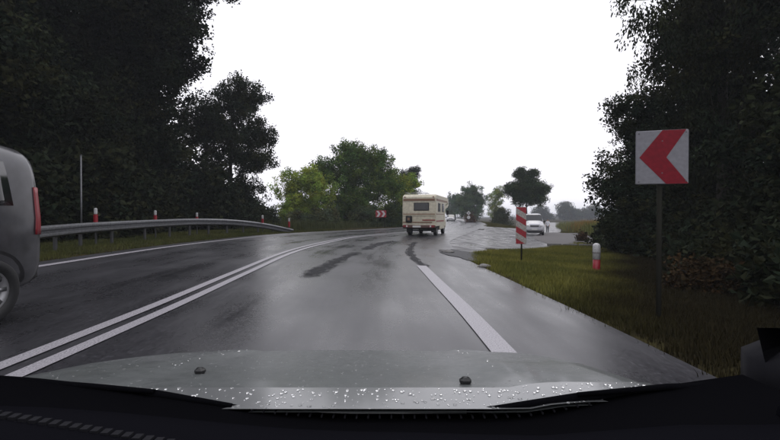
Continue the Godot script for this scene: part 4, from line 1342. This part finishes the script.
	obj("white_body", st, M.white_paint, vp)
	st = tool(true)
	lathe_y(st, [[0.104, 0.5], [0.106, 0.505], [0.106, 0.535], [0.104, 0.54]])
	obj("band", st, M.concrete, vp)
	# low kerb along the near edge of the side road
	var kb := thing("kerb", "low broken concrete kerb between the grass and the gravel shoulder", "kerb")
	for k in 4:
		var a := Vector2(8.5, -20.2).lerp(Vector2(10.6, -19.4), k / 3.0)
		obj("kerb_stone", boxm(on(a.x, a.y, 0.06), Vector3(0.68, 0.16, 0.14), Basis(Vector3.UP, -0.36 + 0.02 * k), 0.015), M.concrete, kb)
	# loose stones on the broken tip
	for s in [[1.98, -13.4, 0.22, "flat pale stone on the broken asphalt tip"], [2.35, -9.7, 0.16, "small pale stone at the asphalt edge before the tip"], [4.15, -16.2, 0.2, "pale stone at the grass edge of the side road"], [8.3, -35.5, 0.3, "small pale block lying in the side road mouth"]]:
		st = tool(true)
		lump(st, Vector3(s[2], 0.06, s[2] * 0.6), int(s[2] * 100))
		var o := obj("stone", st, M.concrete)
		o.position = on(s[0], s[1], 0.03)
		tag(o, s[3], "stone", "loose stones at the road edge")
	# two small plates on one low post where the far road bends
	var ts := thing("plate_sign", "low post with a white diamond plate above a white round plate", "road sign", on(14.1, -70.0), 0.0)
	st = tool(true)
	tube(st, [Vector3(0, -0.3, -0.04), Vector3(0, 2.0, -0.04)], [0.03, 0.03], 8)
	obj("post", st, M.galvanised, ts)
	st = tool()
	prism(st, [Vector2(0, 0.38), Vector2(0.38, 0), Vector2(0, -0.38), Vector2(-0.38, 0)], 0.02, Transform3D(Basis.IDENTITY, Vector3(0, 1.72, 0)))
	var dp := obj("diamond_plate", st, M.white_paint, ts)
	st = tool()
	prism(st, [Vector2(0, 0.16), Vector2(0.16, 0), Vector2(0, -0.16), Vector2(-0.16, 0)], 0.004, Transform3D(Basis.IDENTITY, Vector3(0, 1.72, 0.0205)))
	obj("grey_centre", st, M.galvanised, dp)
	var ring := []
	for k in 20: ring.append(Vector2.from_angle(TAU * k / 20) * 0.3)
	st = tool()
	prism(st, ring, 0.02, Transform3D(Basis.IDENTITY, Vector3(0, 0.95, 0)))
	obj("round_plate", st, M.white_paint, ts)
	make_person("person in a white shirt and dark trousers standing beside the white van", on(21.0, -52.0), deg_to_rad(160))


func lathe_y(st: SurfaceTool, prof: Array, sides := 16) -> void:
	for i in prof.size() - 1:
		for k in sides:
			var a := TAU * k / sides
			var b := TAU * (k + 1) / sides
			quad(st, Vector3(cos(a) * prof[i][0], prof[i][1], sin(a) * prof[i][0]), Vector3(cos(a) * prof[i + 1][0], prof[i + 1][1], sin(a) * prof[i + 1][0]), Vector3(cos(b) * prof[i + 1][0], prof[i + 1][1], sin(b) * prof[i + 1][0]), Vector3(cos(b) * prof[i][0], prof[i][1], sin(b) * prof[i][0]))


func lump(st: SurfaceTool, r: Vector3, seed_: int) -> void:
	noise.seed = seed_
	noise.frequency = 0.9
	var p := func(i: int, k: int):
		var a := PI * i / 8.0
		var b := TAU * (k % 12) / 12.0
		var d := Vector3(sin(a) * cos(b), cos(a), sin(a) * sin(b))
		return d * r * (1.0 + 0.5 * noise.get_noise_3dv(d))
	for i in 8:
		for k in 12:
			quad(st, p.call(i, k), p.call(i, k + 1), p.call(i + 1, k + 1), p.call(i + 1, k))


func delineator(label: String, at: Vector3, h: float, w: float) -> void:
	var t := thing("delineator_post", label, "marker post", at, -0.3, "red and white posts along the crash barrier")
	obj("shaft", boxm(Vector3(0, (h - 0.54) / 2 - 0.1, 0), Vector3(w * 0.5, h - 0.54 + 0.2, w * 0.5), Basis.IDENTITY, 0.01), M.weathered_steel, t)
	obj("red_band", boxm(Vector3(0, h - 0.37, 0), Vector3(w + 0.008, 0.34, w * 0.7 + 0.008), Basis.IDENTITY, 0.012), M.post_red, t)
	obj("cap", boxm(Vector3(0, h - 0.10, 0), Vector3(w, 0.2, w * 0.7), Basis.IDENTITY, 0.02), M.white_paint, t)


# ---------------------------------------------------------------- vehicles in their places
func build_vehicles() -> void:
	make_camper("cream old motorhome with brown stripes and roof rack driving away", on(1.80, -24.2), deg_to_rad(-16.5))
	# the passing van: tail at about z = -4.2, left flank towards us
	make_van("dark silver van passing the other way at the left picture edge", on(-4.68, -1.76, 0.0), PI)
	make_car("white_van", "white van with dark windscreen waiting on the side road", on(13.95, -38.0), PI + deg_to_rad(-17), 2.05, M.white_car_paint, "van")
	make_car("silver_car", "small silver car coming towards us far down the road", on(13.4, -86.0), PI + deg_to_rad(-10), 1.5, M.silver_paint)


# ---------------------------------------------------------------- the car we sit in
func bonnet_point(u: float, v: float) -> Vector3:
	# u across from -1 to 1, v from the windscreen (0) to the nose (1)
	var zs := [0.70, 0.80, 0.92, 1.10, 1.30, 1.48, 1.60, 1.70, 1.77, 1.80]
	var ys := [0.846, 0.834, 0.812, 0.775, 0.725, 0.680, 0.648, 0.598, 0.53, 0.42]
	var ws := [0.80, 0.80, 0.795, 0.785, 0.77, 0.745, 0.72, 0.69, 0.66, 0.64]
	var f := v * (zs.size() - 1)
	var i := mini(int(f), zs.size() - 2)
	var t := f - i
	var y: float = lerpf(ys[i], ys[i + 1], t)
	var w: float = lerpf(ws[i], ws[i + 1], t)
	var z: float = lerpf(zs[i], zs[i + 1], t)
	var a := absf(u)
	# the flanks roll over; a swage runs along each side
	var drop := 0.30 * pow(maxf(0.0, a - 0.87) / 0.13, 2.2) - 0.014 * smoothstep(0.5, 0.85, a) * (1.0 - v)
	var swage := 0.008 * smoothstep(0.50, 0.58, a) * (1.0 - smoothstep(0.62, 0.8, a))
	return Vector3(-0.155 + u * w, y - drop + swage, -z - 0.06 * (1.0 - a * a) * smoothstep(0.75, 1.0, v) + 0.10 * a * a * smoothstep(0.3, 1.0, v))


func dash_rise(x: float) -> float:
	# the foot of the screen sweeps up towards both pillars
	return 0.066 * smoothstep(0.1, 0.85, absf(x - 0.05)) + 0.016 * smoothstep(0.22, 0.46, x)


func build_own_car() -> void:
	var t := thing("own_car", "grey-green wet bonnet and black dashboard of the car we ride in", "car")
	var st := tool(true)
	var nu := 48
	var nv := 36
	for i in nv:
		for k in nu:
			var q := func(a, b): return bonnet_point(-1.0 + 2.0 * a / nu, float(b) / nv)
			quad(st, q.call(k, i), q.call(k, i + 1), q.call(k + 1, i + 1), q.call(k + 1, i))
	for s in [-1.0, 1.0]:
		for i in nv:
			var a := bonnet_point(s, float(i) / nv)
			var b := bonnet_point(s, float(i + 1) / nv)
			quad(st, a, b, Vector3(b.x, 0.22, b.z), Vector3(a.x, 0.22, a.z))
	for k in nu:
		var a := bonnet_point(-1.0 + 2.0 * k / nu, 1.0)
		var b := bonnet_point(-1.0 + 2.0 * (k + 1) / nu, 1.0)
		quad(st, a, b, Vector3(b.x, 0.22, b.z), Vector3(a.x, 0.22, a.z))
	var bon := obj("bonnet", st, M.bonnet_paint, t)
	# rear strip of the bonnet, painted paler for the sky it reflects there
	st = tool(true)
	for k in 40:
		var P := []
		for q in [[k, 0.0], [k + 1, 0.0], [k + 1, 0.135], [k, 0.135]]:
			var p := bonnet_point(-0.93 + 1.86 * q[0] / 40.0, q[1])
			P.append(p + Vector3(0, 0.006, 0))
		quad(st, P[0], P[3], P[2], P[1])
	obj("bonnet_lip", st, M.bonnet_lip, bon)
	for u in [-0.42, 0.41]:
		var p := bonnet_point(u, 0.27 if u < 0 else 0.19)
		obj("washer_nozzle", boxm(p + Vector3(0, 0.006, 0), Vector3(0.026, 0.018, 0.02), Basis.IDENTITY, 0.006), M.black_plastic, t)
	# rain standing on the paint
	var dr := RandomNumberGenerator.new()
	dr.seed = 12
	var drop := SphereMesh.new()
	drop.radius = 0.5
	drop.height = 1.0
	drop.radial_segments = 10
	drop.rings = 5
	clump_meshes["drop"] = drop
	for spread in [[520, 0.0, 0.13, 0.0055, "rear_drops", 0.0065], [800, 0.14, 0.66, 0.0048, "drops", 0.0]]:
		var wet := []
		for k in int(spread[0]):
			var p := bonnet_point(dr.randf_range(-0.85, 0.85), dr.randf_range(spread[1], spread[2]))
			var size: float = spread[3] * pow(dr.randf_range(0.35, 1.1), 1.6)
			wet.append([Transform3D(Basis(Vector3.UP, dr.randf() * TAU).scaled(Vector3(size * dr.randf_range(0.8, 1.5), size * 0.5, size)), p + Vector3(0, spread[5] * (1.0 - dr.randf() * 0.0), 0)), Color.WHITE])
		scatter(spread[4], "drop", wet, M.water_drop, bon)
	# scuttle with its row of slots
	st = tool(true)
	for k in 40:
		var P := []
		for q in [[k, 0], [k + 1, 0], [k + 1, 1], [k, 1]]:
			var x: float = -0.155 + (q[0] / 20.0 - 1.0) * 0.81
			P.append(Vector3(x, 0.832 + dash_rise(x) * 1.12 + 0.003 * q[1], -0.722 + 0.24 * q[1]))
		quad(st, P[0], P[3], P[2], P[1])
		var dn := Vector3(0, -0.05, 0)
		quad(st, P[0], P[1], P[1] + dn, P[0] + dn)
	var sc := obj("scuttle", st, M.wiper_black, t)
	st = tool()
	for k in 52:
		var x := -0.155 + (k - 25.5) * 0.021
		if x < -0.27 or x > 0.36: continue
		box(st, Vector3(x, 0.836 + dash_rise(x) * 1.12, -0.705), Vector3(0.003, 0.003, 0.012))
	tag(obj("slots", st, M.slot_grey, sc), "", "", "", "stuff")
	# wipers
	for w in [[Vector3(-0.575, 0.880, -0.725), Vector3(-0.29, 0.852, -0.712), Vector3(-0.74, 0.895, -0.715)], [Vector3(0.545, 0.882, -0.722), Vector3(0.14, 0.842, -0.708), Vector3(0.66, 0.885, -0.715)]]:
		var a: Vector3 = w[0]
		var b: Vector3 = w[1]
		st = tool(true)
		tube(st, [a, a.lerp(b, 0.5) + Vector3(0, 0.003, 0), b], [0.006, 0.0085, 0.004], 8)
		var wi := obj("wiper", st, M.wiper_black, t)
		st = tool(true)
		tube(st, [a.lerp(b, 0.5) + Vector3(0, 0.012, 0.006), a.lerp(b, 0.1) + Vector3(0, 0.010, 0.012), w[2]], [0.004, 0.006, 0.011], 8)
		obj("arm", st, M.wiper_black, wi)
		st = tool(true)
		tube(st, [(w[2] as Vector3) - Vector3(0, 0.03, 0), (w[2] as Vector3) + Vector3(0, 0.012, 0)], [0.016, 0.013], 12)
		obj("pivot", st, M.wiper_black, wi)
	# dashboard top with its demister strip
	st = tool(true)
	var prof := [Vector2(0.655, 0.815), Vector2(0.645, 0.842), Vector2(0.60, 0.851), Vector2(0.45, 0.862), Vector2(0.32, 0.858), Vector2(0.24, 0.82), Vector2(0.20, 0.70), Vector2(0.22, 0.5)]
	for i in prof.size() - 1:
		for k in 20:
			var P := []
			for q in [[i, k], [i, k + 1], [i + 1, k + 1], [i + 1, k]]:
				var x: float = -0.155 + (q[1] / 20.0 - 0.5) * 2.0
				P.append(Vector3(x, prof[q[0]].y + dash_rise(x), -prof[q[0]].x + 0.09 * pow(minf(absf(x + 0.155) / 0.75, 1.0), 2.5)))
			quad(st, P[0], P[3], P[2], P[1])
	var da := obj("dashboard", st, M.dash_plastic, t)
	st = tool()
	for k in 22:
		var f := k / 21.0
		box(st, Vector3(lerpf(-0.60, -0.27, f), 0.854 + dash_rise(lerpf(-0.60, -0.27, f)), lerpf(-0.575, -0.555, f)), Vector3(0.011, 0.006, 0.012))
	tag(obj("demister_slots", st, M.slot_grey, da), "", "", "", "stuff")
	# screen pillars, the added roof and mirrors
	for s in [-1.0, 1.0]:
		st = tool(true)
		var a := Vector3(-0.155 + s * 0.79, 0.80, -0.66)
		var b := Vector3(-0.155 + s * 0.62, 1.40, 0.10)
		tube(st, [a, a.lerp(b, 0.5) + Vector3(s * 0.03, 0.03, -0.02), b], [0.045, 0.036, 0.036], 10)
		obj("screen_pillar", st, M.dash_plastic, t)
		st = tool(true)
		box(st, Vector3(-0.155 + s * 0.985, 0.885, -0.78), Vector3(0.24, 0.17, 0.13), Basis(Vector3.UP, s * 0.2), 0.05)
		obj("wing_mirror", st, M.slot_grey, t)
		obj("door_top", boxm(Vector3(-0.155 + s * 0.82, 0.62, 0.25), Vector3(0.1, 0.46, 1.7), Basis.IDENTITY, 0.03), M.dash_grey, t)
	obj("roof", boxm(Vector3(-0.155, 1.44, 0.95), Vector3(1.3, 0.06, 1.75), Basis.IDENTITY, 0.025), M.bonnet_paint, t)  # out of view; added to keep skylight off the dashboard
